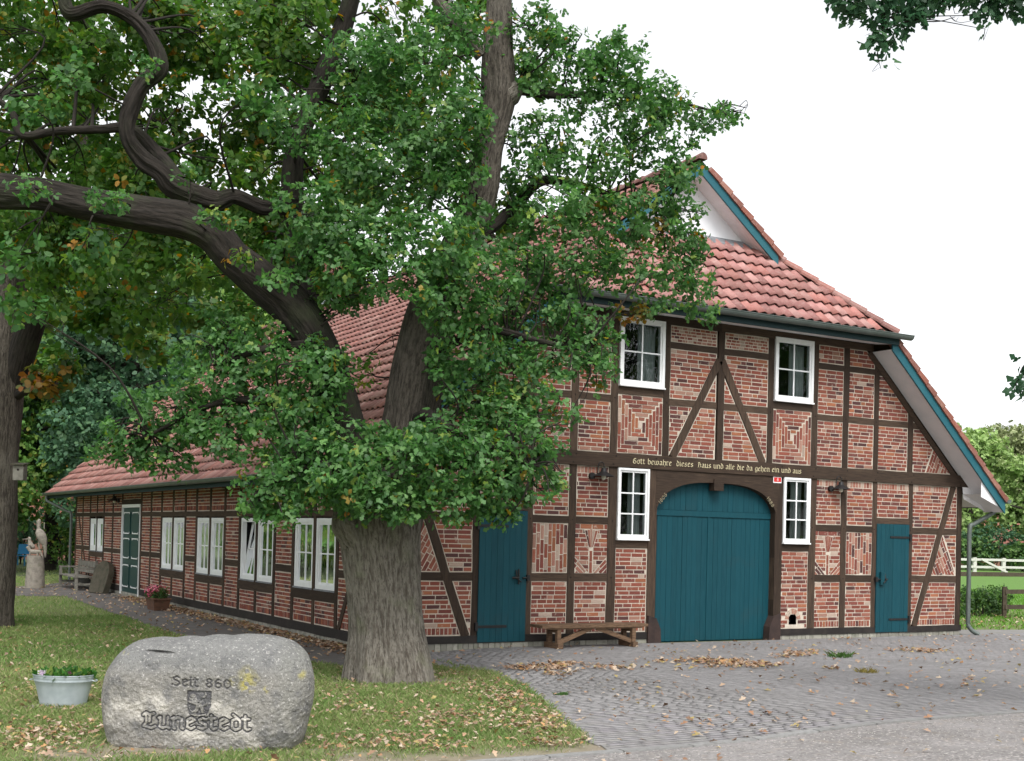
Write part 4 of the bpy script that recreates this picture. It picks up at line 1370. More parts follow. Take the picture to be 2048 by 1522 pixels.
for s in (-1, 1):
    half_gutter((s * 7.60, -.57, 2.70), (s * 7.60, 26.55, 2.70), .08, mat='gutter')
    m = MB(); a, b = sorted((s * 7.50, s * 7.46)); m.box((a, -.50, 2.53), (b, 26.4, 2.66)); m.build('fascia', 'fascia_shaded', house)
    m = MB(); m.poly([(s * 7.47, -.50, 2.54), (s * 6.76, -.50, 2.80), (s * 6.76, 26.4, 2.80), (s * 7.47, 26.4, 2.54)]); m.build('soffit', 'soffit', house)
    m = MB(); m.poly([(s * 7.47, -.505, 2.50), (s * 7.47, -.505, 2.66), (s * 6.77, -.505, 3.28), (s * 6.77, -.505, 2.74)])
    m.build('eaves_return', 'soffit', house)
    m = MB(); m.poly([(s * 7.47, -.04, 2.45), (s * 7.47, -.04, 2.66), (s * 6.70, -.04, 3.20), (s * 6.78, -.04, 2.70)]); m.build('eaves_return', 'soffit', house)
def pipe(pts, rad, name, mat='zinc', parent=None, seg=10):
    P, R = smooth_path(pts, [rad] * len(pts), 4)
    V, F = tube_mesh(P, R, seg)
    return np_mesh(name, V, F, mat, parent or house, smooth=True)
pipe([(7.58, -.22, 2.64), (7.58, -.22, 2.48), (7.50, -.20, 2.40), (7.0, -.14, 2.16), (6.90, -.12, 2.05), (6.90, -.12, 1.2), (6.90, -.12, .1), (6.90, -.12, -.02), (6.96, -.2, -.15), (7.05, -.3, -.22)], .048, 'downpipe', 'gutter')
pipe([(-7.58, 26.2, 2.64), (-7.58, 26.2, 2.46), (-7.45, 26.1, 2.38), (-6.98, 25.7, 2.10), (-6.88, 25.6, 1.98), (-6.88, 25.6, 1.0), (-6.88, 25.6, -.3)], .045, 'downpipe', 'gutter')

# chimney, flue
m = MB(); m.box((-.42, 18.9, 8.6), (.42, 19.9, 10.5)); ch = m.build('chimney', 'far_wall', house)
m = MB(); 
for k in range(22):
    z = 8.95 + k * .068
    for i in range(4):
        x = -.42 + i * .21 + (.105 if k % 2 else 0) - .05
        q = [(max(-.42, x), z), (min(.42, x + .2), z), (min(.42, x + .2), z + .056), (max(-.42, x), z + .056)]
        m.prism([(a, 18.89, b) for a, b in q], [(a, 18.93, b) for a, b in q], brick_col())
        q = [(max(18.9, 18.9 + i * .25), z), (min(19.9, 18.9 + i * .25 + .235), z), (min(19.9, 18.9 + i * .25 + .235), z + .056), (max(18.9, 18.9 + i * .25), z + .056)]
        m.prism([(-.43, a, b) for a, b in q], [(-.39, a, b) for a, b in q], brick_col())
tag(m.build('chimney_bricks', 'brick', ch), kind='stuff')
m = MB(); m.box((-.47, 18.84, 10.5), (.47, 19.96, 10.62)); m.build('chimney_cap', 'lead', ch)
m = MB(); m.bar((-.55, 18.75, 8.93), (-.55, 20.05, 8.93), .22, .03, (0, 0, 1)); m.bar((-.5, 18.8, 9.0), (.5, 18.8, 9.0), .24, .03, (0, 0, 1)); m.build('flashing', 'zinc_light', ch)
pipe([(-5.35, 26.75, 2.6), (-5.35, 26.75, 4.55)], .11, 'flue_pipe', 'orange_pipe', seg=14)

# ------------------------------------------------------------------ lamps, sign, bench on the front
def lamp(o, out_, along, label, group):
    o = np.array(o, float); out_ = np.array(out_, float); along = np.array(along, float)
    t = thing('wall_lamp', label, 'lamp', o, group)
    up_ = np.array([0, 0, 1.])
    m = MB(); m.tube([o, o + out_ * .05], .06, 12); m.build('mount', 'iron', t)
    c = o + along * .20 + out_ * .10
    P, R = smooth_path([o + out_ * .04, o + along * .08 + out_ * .07 + up_ * .02, o + along * .09 + out_ * .08 + up_ * .18, o + along * .13 + out_ * .09 + up_ * .25, c + up_ * .22, c + up_ * .12], [.010] * 6, 4)
    V, F = tube_mesh(P, R, 6); np_mesh('arm', V, F, 'iron', t, smooth=True)
    prof = [(.02, .15), (.045, .14), (.05, .09), (.065, .075), (.10, .05), (.19, .0), (.195, -.006)]
    th = np.linspace(0, 2 * math.pi, 21)[:-1]
    V = np.vstack([[c + up_ * z + along * math.cos(a) * r_ + out_ * math.sin(a) * r_ for a in th] for r_, z in prof])
    k = np.arange(20); F = np.vstack([np.c_[i * 20 + k, i * 20 + (k + 1) % 20, (i + 1) * 20 + (k + 1) % 20, (i + 1) * 20 + k] for i in range(len(prof) - 1)])
    np_mesh('shade', V, F, 'iron', t, smooth=True)
    prof = [(.001, -.07), (.03, -.06), (.045, -.03), (.04, .0), (.03, .03)]
    V = np.vstack([[c + up_ * z + along * math.cos(a) * r_ + out_ * math.sin(a) * r_ for a in th] for r_, z in prof])
    F = np.vstack([np.c_[i * 20 + k, i * 20 + (k + 1) % 20, (i + 1) * 20 + (k + 1) % 20, (i + 1) * 20 + k] for i in range(len(prof) - 1)])
    np_mesh('bulb', V, F, 'bulb', t, smooth=True)
lamp((-2.90, -.01, 2.77), (0, -1, 0), (1, 0, 0), 'black barn lamp on the brick beside the left ground-floor window', 'black barn lamps')
lamp((2.88, -.01, 2.77), (0, -1, 0), (1, 0, 0), 'black barn lamp on the brick right of the gate', 'black barn lamps')
lamp((XL - .01, 19.1, 2.40), (-1, 0, 0), (0, 1, 0), 'black barn lamp above the panelled side door', 'black barn lamps')
t = thing('house_number_sign', 'small red and white house number plate above the right spandrel of the gate', 'sign', (1.46, -.03, 2.83))
m = MB(); FR.prism(m, rect(1.355, 1.565, 2.825, 2.945), .030, .018, None, True); m.build('plate', 'white', t)
m = MB(); FR.prism(m, rect(1.368, 1.552, 2.848, 2.932), .034, .029, None, True); m.build('red_field', 'red_sign', t)
lettering('number', '4', lambda a, b, d: FR.pt(1.435 + a, 2.862 + b, .034 + d), .052, .055, 'white', t, nib=1.2, lift=.0005, thick=.002)

def bench(x0, x1, y0, y1, top, zg):
    t = thing('wooden_bench', 'low brown plank bench with braced trestles against the front wall', 'bench', ((x0 + x1) / 2, (y0 + y1) / 2, zg))
    for k in range(2):
        ya, yb_ = y0 + (y1 - y0) * k / 2 + .004, y0 + (y1 - y0) * (k + 1) / 2 - .004
        m = MB(); m.box((x0, ya, top - .05), (x1, yb_, top)); m.build('seat_board', 'old_wood', t)
    m = MB(); m.box((x0 + .1, y0 + .03, top - .075), (x1 - .1, y0 + .07, top - .052)); m.build('apron', 'old_wood', t)
    for xc, sx in ((x0 + .36, 1), (x1 - .28, -1)):
        for yy in (y0 + .07, y1 - .07):
            m = MB(); m.bar((xc, yy, zg + .08), (xc, yy, top - .052), .075, .075, (1, 0, 0)); m.build('leg', 'old_wood', t)
        m = MB(); m.bar((xc, y0 - .02, zg + .045), (xc, y1 + .02, zg + .045), .09, .10, (0, 0, 1)); m.build('foot', 'old_wood', t)
        m = MB(); m.bar((xc, y0 + .05, top - .1), (xc, y1 - .05, top - .1), .07, .07, (0, 0, 1)); m.build('crosspiece', 'old_wood', t)
        xm = (x0 + x1) / 2
        m = MB(); m.bar((xc + sx * .03, y0 + .09, zg + .10), (xm - sx * .06, y0 + .09, top - .06), .075, .05, (0, 0, 1)); m.build('brace', 'old_wood', t)
bench(-4.22, -2.02, -.62, -.20, .17, float(gz(-3, 0)) + .018)

# ------------------------------------------------------------------ the inscribed boulder
FH = np.array([FW[0], FW[1], 0]); FH /= np.linalg.norm(FH)
RH = np.array([FH[1], -FH[0], 0])
ZU = np.array([0, 0, 1.])
def to_poly(l, ox, oy, sc):
    return [(ox + x / sc, oy + y / sc) for x, y in l]
ST_OUT = [(222, 1482), (211, 1430), (208, 1385), (215, 1345), (235, 1312), (265, 1287), (300, 1279), (345, 1278), (400, 1275), (460, 1271), (505, 1267), (545, 1270), (585, 1280), (612, 1303), (627, 1345), (628, 1385), (619, 1430), (611, 1470), (598, 1494), (545, 1508), (440, 1514), (330, 1514), (258, 1508), (233, 1498)]
SDEP = depth_of(ground(412, 1498)) + .28
SPPM = FPX / SDEP
SC0 = (415.0, 1395.0)
S_ORG = pix(*SC0, SDEP)
def st_uv(px, py): return ((np.asarray(px, float) - SC0[0]) / SPPM, -(np.asarray(py, float) - SC0[1]) / SPPM)
oa = np.array([st_uv(*p) for p in ST_OUT])
oth = np.arctan2(oa[:, 1], oa[:, 0]); orad = np.hypot(oa[:, 0], oa[:, 1])
o_ = np.argsort(oth); oth, orad = oth[o_], orad[o_]
oth = np.r_[oth[-3:] - 2 * math.pi, oth, oth[:3] + 2 * math.pi]; orad = np.r_[orad[-3:], orad, orad[:3]]
NTH, NR = 520, 172
th = np.linspace(-math.pi, math.pi, NTH, endpoint=False)
rad_o = np.interp(th, oth, orad)
for _ in range(3): rad_o = (np.roll(rad_o, 2) + 2 * rad_o + np.roll(rad_o, -2)) / 4
rr = np.linspace(0.004, 1, NR) ** .85
U = np.outer(rr, rad_o * np.cos(th)); Vv = np.outer(rr, rad_o * np.sin(th)); Rr = np.repeat(rr[:, None], NTH, 1)
bul = .34 * (1 - Rr ** 7.5) ** .5
nz = lambda sc, sd_: vnoise(U + 3, Vv + 5, sc, sd_) - .5
rough_amt = .35 + .65 * sstep((.10 - Vv) / .2)
bul = bul + .035 * nz(2.2, 1) + .022 * nz(5, 2) + .016 * nz(13, 3) * rough_amt + .011 * nz(34, 4) * rough_amt + .006 * nz(80, 6) * rough_amt
bul += -.22 * np.clip(Vv - .25, 0, 1)                       # the top leans back
def seg_dist(pu, pv, lines):
    d = np.full(pu.shape, 9.0)
    for pl_ in lines:
        for (a, b) in zip(pl_, pl_[1:]):
            ax_, ay_, bx_, by_ = *a, *b
            dx, dy = bx_ - ax_, by_ - ay_
            t = np.clip(((pu - ax_) * dx + (pv - ay_) * dy) / (dx * dx + dy * dy + 1e-12), 0, 1)
            d = np.minimum(d, np.hypot(pu - ax_ - t * dx, pv - ay_ - t * dy))
    return d
def text_lines(text, px0, px1, base, xh, slope=0.0):
    st, ln = letter_strokes(text)
    k = (px1 - px0) / ln
    return [[tuple(float(q) for q in st_uv(px0 + a * k, base + slope * (a * k) - b * xh / 6)) for a, b in pl_] for pl_ in st]
PXg, PYg = U * SPPM + SC0[0], -Vv * SPPM + SC0[1]
cut = np.zeros(U.shape); dark = np.zeros(U.shape)
box_ = (PXg > 340) & (PXg < 490) & (PYg > 1330) & (PYg < 1385)
d = np.full(U.shape, 9.0)
d[box_] = seg_dist(U[box_], Vv[box_], text_lines('Seit 860', 361, 480, 1364, 13.5, .03))
g = np.clip(1.5 - d / .0072, 0, 1); cut += g * .014; dark = np.maximum(dark, g * .75)
box_ = (PXg > 285) & (PXg < 545) & (PYg > 1400) & (PYg < 1470)
d = np.full(U.shape, 9.0)
d[box_] = seg_dist(U[box_], Vv[box_], text_lines('Lunestedt', 306, 520, 1447, 21.0))
g = np.clip((d - .0095) / .003, 0, 1) * np.clip((.025 - d) / .003, 0, 1); cut += g * .014; dark = np.maximum(dark, g * .95)
Z3 = (340, 1320, 9.309)
shield = to_poly([(485, 490), (930, 490), (922, 750), (880, 890), (820, 955), (700, 980), (600, 965), (530, 920), (492, 800)], *Z3)
bear = to_poly([(545, 565), (585, 548), (630, 560), (650, 600), (665, 640), (740, 700), (765, 750), (850, 690), (875, 720), (850, 745), (790, 765), (800, 890), (735, 890), (750, 840), (715, 790), (695, 850), (655, 890), (590, 875), (600, 850), (640, 830), (655, 745), (600, 735), (518, 712), (512, 680), (590, 672), (530, 652), (515, 625), (570, 622), (540, 595)], *Z3)
ribbon = to_poly([(545, 918), (640, 905), (700, 930), (780, 915), (850, 900), (835, 935), (760, 945), (690, 960), (600, 945)], *Z3)
ins = inside(PXg, PYg, shield)
mo = (np.hypot(PXg - 340 - 780 / 9.309, PYg - 1320 - 560 / 9.309) < 58 / 9.309) & (np.hypot(PXg - 340 - 757 / 9.309, PYg - 1320 - 543 / 9.309) > 52 / 9.309)
rel = inside(PXg, PYg, bear) | inside(PXg, PYg, ribbon) | mo
g = (ins & ~rel).astype(float)
cut += g * .013; dark = np.maximum(dark, g * .85)
ck = np.clip(1 - np.hypot((PXg - 331) / 34, (PYg - 1301 - (PXg - 331) * .05) / 3.4), 0, 1); cut += ck * .07
bul = bul - cut
col = np.array([.235, .225, .205]) * np.ones(U.shape + (1,))
lt = sstep((vnoise(U, Vv, 3.1, 21) * .5 + vnoise(U, Vv, 8, 22) * .5 - .42) / .3) * sstep((.16 - Vv) / .2)
col = col * (1 - lt[..., None]) + np.array([.48, .455, .41]) * lt[..., None]
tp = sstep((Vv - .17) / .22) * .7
col = col * (1 - tp[..., None]) + np.array([.165, .17, .17]) * tp[..., None]  # darker top over a lighter band: the face's lighting painted into the stone
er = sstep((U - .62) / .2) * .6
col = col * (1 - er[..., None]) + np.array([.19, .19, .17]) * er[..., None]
for (lx, ly, ls) in ((510, 1348, 20), (503, 1362, 12), (545, 1368, 6), (480, 1352, 8), (262, 1302, 8), (610, 1340, 7)):
    q = np.clip(1.3 - np.hypot((PXg - lx) / ls, (PYg - ly) / (ls * 1.2)), 0, 1) * sstep((vnoise(U, Vv, 26, 31) - .42) / .12) * .6
    col = col * (1 - q[..., None]) + np.array([.42, .37, .075]) * q[..., None]
col = col * (1 - dark[..., None]) + np.array([.055, .055, .065]) * dark[..., None]
Vf = S_ORG + U[..., None] * RH + Vv[..., None] * ZU - bul[..., None] * FH
NB = 24
rb_ = np.linspace(1, 0.004, NB)[1:]
Ub = np.outer(rb_, rad_o * np.cos(th)); Vb = np.outer(rb_, rad_o * np.sin(th))
bb = .52 * (1 - np.repeat(rb_[:, None], NTH, 1) ** 3) ** .5 + .05 * (vnoise(Ub, Vb, 3, 7) - .5)
Vbk = S_ORG + Ub[..., None] * RH + Vb[..., None] * ZU + bb[..., None] * FH
V = np.concatenate([Vf.reshape(-1, 3), Vbk.reshape(-1, 3)])
NT = NR + NB - 1
k = np.arange(NT * NTH).reshape(NT, NTH)
F = np.c_[k[:-1].ravel(), np.roll(k, -1, 1)[:-1].ravel(), np.roll(k, -1, 1)[1:].ravel(), k[1:].ravel()]
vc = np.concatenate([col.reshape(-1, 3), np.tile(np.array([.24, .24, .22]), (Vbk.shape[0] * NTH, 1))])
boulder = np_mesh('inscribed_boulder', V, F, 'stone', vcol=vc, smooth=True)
tag(boulder, 'big grey granite boulder carved Seit 860 Lunestedt with a bear shield', 'boulder')

# ------------------------------------------------------------------ leaves
LEAF_A = np.array([(0, -.03), (.20, -.21), (.36, -.13), (.56, -.36), (.74, -.21), (1, -.07), (1, .07), (.74, .22), (.56, .37), (.36, .14), (.20, .22), (0, .03)])
LEAF_AF = np.array([(0, 1, 10, 11), (1, 2, 9, 10), (2, 3, 8, 9), (3, 4, 7, 8), (4, 5, 6, 7)])
LEAF_B = np.array([(0, -.04), (.5, -.27), (1, -.04), (1, .04), (.5, .27), (0, .04)])
LEAF_BF = np.array([(0, 1, 4, 5), (1, 2, 3, 4)])
LEAF_D = np.array([(0, -.03), (.25, -.22), (.40, -.14), (.66, -.36), (1, -.07), (1, .07), (.66, .37), (.40, .15), (.25, .23), (0, .03)])
LEAF_DF = np.array([(0, 1, 8, 9), (1, 2, 7, 8), (2, 3, 6, 7), (3, 4, 5, 6)])
LEAF_C = np.array([(0, -.10), (.3, -.34), (.75, -.30), (1, 0), (.75, .30), (.3, .34)])
LEAF_CF = np.array([(0, 1, 4, 5), (1, 2, 3, 4)])
def leaf_mesh(P, T, N, size, shape='A', fold=.12, curl=.25, r=None):
    """P, T, N (n,3): foot, direction and upper side of every leaf; size (n,)"""
    O2, FF = {'A': (LEAF_A, LEAF_AF), 'B': (LEAF_B, LEAF_BF), 'D': (LEAF_D, LEAF_DF), 'C': (LEAF_C, LEAF_CF)}[shape]
    T = T / np.linalg.norm(T, axis=1)[:, None]
    N = N - T * (N * T).sum(1)[:, None]; N /= np.linalg.norm(N, axis=1)[:, None] + 1e-9
    B = np.cross(N, T)
    z = np.abs(O2[:, 1]) * fold * 2 - (O2[:, 0] ** 2) * curl * .5
    V = P[:, None] + size[:, None, None] * (O2[None, :, 0:1] * T[:, None] + O2[None, :, 1:2] * B[:, None] + z[None, :, None] * N[:, None])
    n_ = len(P); m_ = len(O2)
    F = (FF[None] + (np.arange(n_) * m_)[:, None, None]).reshape(-1, 4)
    return V.reshape(-1, 3), F, len(FF)

def rand_dir(n_, r):
    v = r.normal(size=(n_, 3)); return v / np.linalg.norm(v, axis=1)[:, None]

def rosettes(C, A, k, size, r, shape='A', spread=.9, tuft=.045):
    """k leaves round each twig end C with axis A"""
    n_ = len(C)
    e1 = np.cross(A, rand_dir(n_, r)); e1 /= np.linalg.norm(e1, axis=1)[:, None]
    e2 = np.cross(A, e1)
    ph = r.uniform(0, 6.28, (n_, 1)) + np.arange(k)[None] * 2 * math.pi / k + r.normal(0, .25, (n_, k))
    D = np.cos(ph)[..., None] * e1[:, None] + np.sin(ph)[..., None] * e2[:, None]
    T = D * spread + A[:, None] * r.uniform(-.15, .6, (n_, k, 1)) + np.array([0, 0, -.25]) + r.normal(0, .18, (n_, k, 3))
    N = A[:, None] + r.normal(0, .35, (n_, k, 3)) + np.zeros((n_, k, 3))
    P = C[:, None] + D * .01 + A[:, None] * r.uniform(-tuft, tuft, (n_, k, 1)) + r.normal(0, tuft * .5, (n_, k, 3))
    s = np.broadcast_to(np.asarray(size, float).reshape(-1, 1), (n_, k)) * r.uniform(.7, 1.2, (n_, k))
    return leaf_mesh(P.reshape(-1, 3), T.reshape(-1, 3), N.reshape(-1, 3), s.ravel(), shape) + (n_ * k,)

PAL = {
 'oak': [((.068, .165, .046), 5), ((.090, .205, .060), 5), ((.125, .250, .075), 3), ((.055, .135, .045), 3), ((.20, .29, .060), .7), ((.30, .22, .04), .16), ((.33, .15, .03), .05)],
 'shade': [((.070, .160, .034), 5), ((.100, .205, .042), 4), ((.150, .245, .050), 2), ((.22, .24, .045), .7), ((.32, .17, .03), .28)],
 'blue': [((.044, .105, .055), 5), ((.058, .130, .066), 4), ((.080, .165, .075), 2)],
 'pale': [((.24, .35, .12), 5), ((.30, .42, .15), 4), ((.19, .29, .10), 3), ((.35, .43, .19), 1.5)],  # lightened for the far trees: distance haze is put into the colour
 'olive': [((.24, .28, .13), 5), ((.29, .32, .17), 3), ((.18, .22, .10), 3)],  # haze of the skyline painted into these greens as well
 'hedge': [((.045, .10, .03), 5), ((.07, .14, .035), 4), ((.11, .19, .05), 2)],
 'turn': [((.22, .13, .02), 4), ((.28, .11, .02), 2), ((.12, .13, .03), 4), ((.06, .11, .03), 3)],
}
def pal_cols(pal, n_, r):
    cs = np.array([c for c, _ in PAL[pal]]); w_ = np.array([x for _, x in PAL[pal]]); w_ = w_ / w_.sum()
    return cs[r.choice(len(cs), n_, p=w_)] * r.uniform(.82, 1.18, (n_, 1))

def ell_points(c, R3, n_, r, shell=.55):
    """n points in an ellipsoid, more towards its skin; R3 = half axes along RH, up, FH"""
    d = rand_dir(n_, r)
    q = r.random(n_) ** (1 / 3.0); q = np.where(r.random(n_) < shell, .72 + .28 * q, q)
    q = q * (1 + r.normal(0, .12, n_))
    off = d * q[:, None]
    P = c + off[:, 0:1] * R3[0] * RH + off[:, 1:2] * R3[1] * ZU + off[:, 2:3] * R3[2] * FH
    out_ = off[:, 0:1] * RH + off[:, 1:2] * ZU + off[:, 2:3] * FH
    return P, out_

def make_crown(name, parent, clumps, mat, shape, k, seed, ax_up=.6):
    """clumps: (centre, half axes, twig ends, leaf size, palette)"""
    r = np.random.default_rng(seed)
    Vs, Fs, Cs = [], [], []
    nv = 0
    for c, R3, n_, size, pal in clumps:
        if n_ < 1: continue
        P, out_ = ell_points(np.asarray(c), R3, int(n_), r)
        A = out_ * .6 + np.array([0, 0, ax_up]) + r.normal(0, .65, P.shape)
        A /= np.linalg.norm(A, axis=1)[:, None]
        V, F, nf, nl = rosettes(P, A, k, np.full(len(P), size), r, shape)
        base = pal_cols(pal, len(P), r) * r.uniform(.85, 1.15)
        col = np.repeat(base, k, 0) * r.uniform(.8, 1.2, (nl, 1))
        mixc = pal_cols(pal, nl, r); t = (r.random((nl, 1)) < .35)
        col = np.where(t, mixc, col)
        Vs.append(V); Fs.append(F + nv); Cs.append(np.repeat(col, nf, 0)); nv += len(V)
    return tag(np_mesh(name, np.vstack(Vs), np.vstack(Fs), mat, parent, col=np.vstack(Cs)), kind='stuff')

def limb(name, pts, rad, parent, mat='bark', seg=14, jit=.10, n=5, flare=None, ridge=0.0):
    P, R = smooth_path(pts, rad, n)
    V, F = tube_mesh(P, R, seg, jit, seed=int(abs(P[0][0]) * 100) % 97, ridge=ridge, nrid=56 if seg > 100 else 30)
    if flare: V = flare(V)
    acc = np.r_[0, np.cumsum(np.linalg.norm(np.diff(P, axis=0), axis=1))]
    ta = np.arange(seg) * 2 * math.pi / seg
    bk = np.stack([np.outer(R, np.cos(ta)), np.outer(R, np.sin(ta)), np.repeat(acc[:, None], seg, 1) + P[0][0]], -1).reshape(-1, 3)
    o = np_mesh(name, V, F, mat, parent, smooth=True, bark=bk)
    return o, P, R

def twig_mesh(parent, limbs_pts, clumps, mat, seed, rad=.028, sub=5):
    """thin branches from the nearest limb out into every clump, in one part"""
    r = np.random.default_rng(seed)
    LP = np.vstack(limbs_pts)
    m = MB()
    for c, R3, n_, size, pal in clumps:
        c = np.asarray(c)
        d = np.linalg.norm(LP - c, axis=1) + np.clip(LP[:, 2] - c[2], 0, 9) * .6
        a = LP[int(np.argmin(d))]
        L = np.linalg.norm(c - a)
        if L < .15 or L > 4.5: continue
        big = R3[0] > .3
        if not big and L > 1.2: continue
        mid = (a + c) / 2 + r.normal(0, .12 * L, 3) + np.array([0, 0, .12 * L])
        P, R = smooth_path([a, mid, c], [rad * (.35 + .2 * L), rad * .45, rad * .2], 5)
        m.tube(P, R, 5, cap=False)
        for _ in range(sub if big else 1):
            e = c + (RH * r.uniform(-1, 1) * R3[0] + ZU * r.uniform(-1, 1) * R3[1] + FH * r.uniform(-1, 1) * R3[2]) * .8
            k = P[int(r.integers(len(P) // 2, len(P)))]
            P2, R2 = smooth_path([k, (k + e) / 2 + r.normal(0, .08, 3), e], [rad * .26, rad * .2, rad * .08], 3)
            m.tube(P2, R2, 4, cap=False)
    return tag(m.build('twigs', mat, parent, smooth=True), kind='stuff')

# ------------------------------------------------------------------ the great oak in front of the house
D0 = 17.25
ob = ground(779, 1346)
OB = np.array([pix(779, 1330, D0)[0], pix(779, 1330, D0)[1], 0]); OB[2] = float(gz(OB[0], OB[1]))
oak = thing('oak_tree', 'huge old oak with forked trunk standing on the lawn corner before the farmhouse', 'tree', OB)
PM = FPX / D0
def pth(l, dd=0.0):
    return [pix(x, y, D0 + d_ + dd) for x, y, d_, r_ in l], [r_ / PM for x, y, d_, r_ in l]
def root_flare(V):
    h_ = V[:, 2] - OB[2]
    t = np.clip(1 - h_ / .9, 0, 1) ** 2
    c = np.array([OB[0], OB[1]])
    dxy = V[:, :2] - c
    a = np.arctan2(dxy[:, 1], dxy[:, 0])
    f = 1 + t * (.08 + .08 * np.sin(5 * a + 1) + .05 * np.sin(9 * a))
    V[:, :2] = c + dxy * f[:, None]
    return V
P_, R_2 = pth([(779, 1420, 0, 85), (780, 1340, 0, 82), (776, 1270, 0, 76), (770, 1180, 0, 73), (764, 1100, 0, 75), (760, 1050, 0, 80), (758, 1000, 0, 74), (765, 950, 0, 55)])
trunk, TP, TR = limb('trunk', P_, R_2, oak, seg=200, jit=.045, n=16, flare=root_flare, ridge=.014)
LIMBS = []
def oak_limb(l, seg=18, jit=.10, mat='bark'):
    p, r_ = pth(l)
    o, P, R = limb('limb', p, r_, oak, mat, seg * 3 if seg > 20 else seg, jit, n=12 if seg > 20 else 5, ridge=.011 if seg > 20 else 0)
    LIMBS.append(P)
    return P
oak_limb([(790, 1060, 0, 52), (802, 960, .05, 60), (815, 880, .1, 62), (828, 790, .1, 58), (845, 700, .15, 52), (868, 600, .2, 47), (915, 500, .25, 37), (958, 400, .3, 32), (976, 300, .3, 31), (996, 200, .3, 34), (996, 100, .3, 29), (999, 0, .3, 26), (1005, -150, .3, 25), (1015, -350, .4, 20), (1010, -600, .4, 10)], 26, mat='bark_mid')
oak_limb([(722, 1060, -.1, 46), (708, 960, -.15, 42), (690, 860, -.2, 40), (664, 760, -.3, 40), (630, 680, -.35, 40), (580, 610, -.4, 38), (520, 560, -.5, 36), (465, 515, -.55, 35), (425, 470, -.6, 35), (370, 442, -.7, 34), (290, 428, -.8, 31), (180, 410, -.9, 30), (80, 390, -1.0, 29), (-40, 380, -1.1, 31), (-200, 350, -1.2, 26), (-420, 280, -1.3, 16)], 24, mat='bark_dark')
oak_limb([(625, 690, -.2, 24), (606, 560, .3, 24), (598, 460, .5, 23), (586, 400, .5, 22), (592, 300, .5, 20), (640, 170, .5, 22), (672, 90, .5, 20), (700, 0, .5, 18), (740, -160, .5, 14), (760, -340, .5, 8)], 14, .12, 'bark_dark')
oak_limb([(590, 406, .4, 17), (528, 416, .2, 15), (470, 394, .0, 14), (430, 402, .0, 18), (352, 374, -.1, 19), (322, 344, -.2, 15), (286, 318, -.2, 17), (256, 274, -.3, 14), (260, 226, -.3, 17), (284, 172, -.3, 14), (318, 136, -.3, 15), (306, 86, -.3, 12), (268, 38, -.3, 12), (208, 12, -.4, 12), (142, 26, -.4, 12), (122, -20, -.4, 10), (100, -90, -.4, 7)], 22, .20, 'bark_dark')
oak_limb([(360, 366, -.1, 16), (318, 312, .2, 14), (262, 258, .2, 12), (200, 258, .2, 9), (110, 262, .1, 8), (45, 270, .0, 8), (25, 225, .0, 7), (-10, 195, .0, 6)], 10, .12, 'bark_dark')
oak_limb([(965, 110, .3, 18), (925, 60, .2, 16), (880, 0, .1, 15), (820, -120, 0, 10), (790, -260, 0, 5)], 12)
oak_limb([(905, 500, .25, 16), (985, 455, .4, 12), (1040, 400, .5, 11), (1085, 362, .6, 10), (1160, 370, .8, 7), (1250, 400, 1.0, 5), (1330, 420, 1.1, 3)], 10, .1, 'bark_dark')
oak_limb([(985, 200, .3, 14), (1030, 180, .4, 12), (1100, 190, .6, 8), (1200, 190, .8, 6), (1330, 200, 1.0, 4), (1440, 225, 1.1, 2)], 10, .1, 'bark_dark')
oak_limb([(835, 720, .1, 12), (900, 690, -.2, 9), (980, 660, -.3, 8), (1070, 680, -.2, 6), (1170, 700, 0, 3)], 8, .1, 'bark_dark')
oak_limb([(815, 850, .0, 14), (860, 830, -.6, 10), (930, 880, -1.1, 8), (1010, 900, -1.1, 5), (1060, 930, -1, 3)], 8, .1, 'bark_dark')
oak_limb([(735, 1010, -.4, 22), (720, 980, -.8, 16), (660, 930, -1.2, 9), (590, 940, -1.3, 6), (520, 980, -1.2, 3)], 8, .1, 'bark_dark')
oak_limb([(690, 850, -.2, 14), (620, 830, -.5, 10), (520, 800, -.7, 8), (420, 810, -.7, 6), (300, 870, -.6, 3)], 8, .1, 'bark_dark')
oak_limb([(640, 690, -.3, 12), (600, 690, -.6, 9), (520, 700, -.8, 7), (430, 730, -.8, 4)], 8, .1, 'bark_dark')

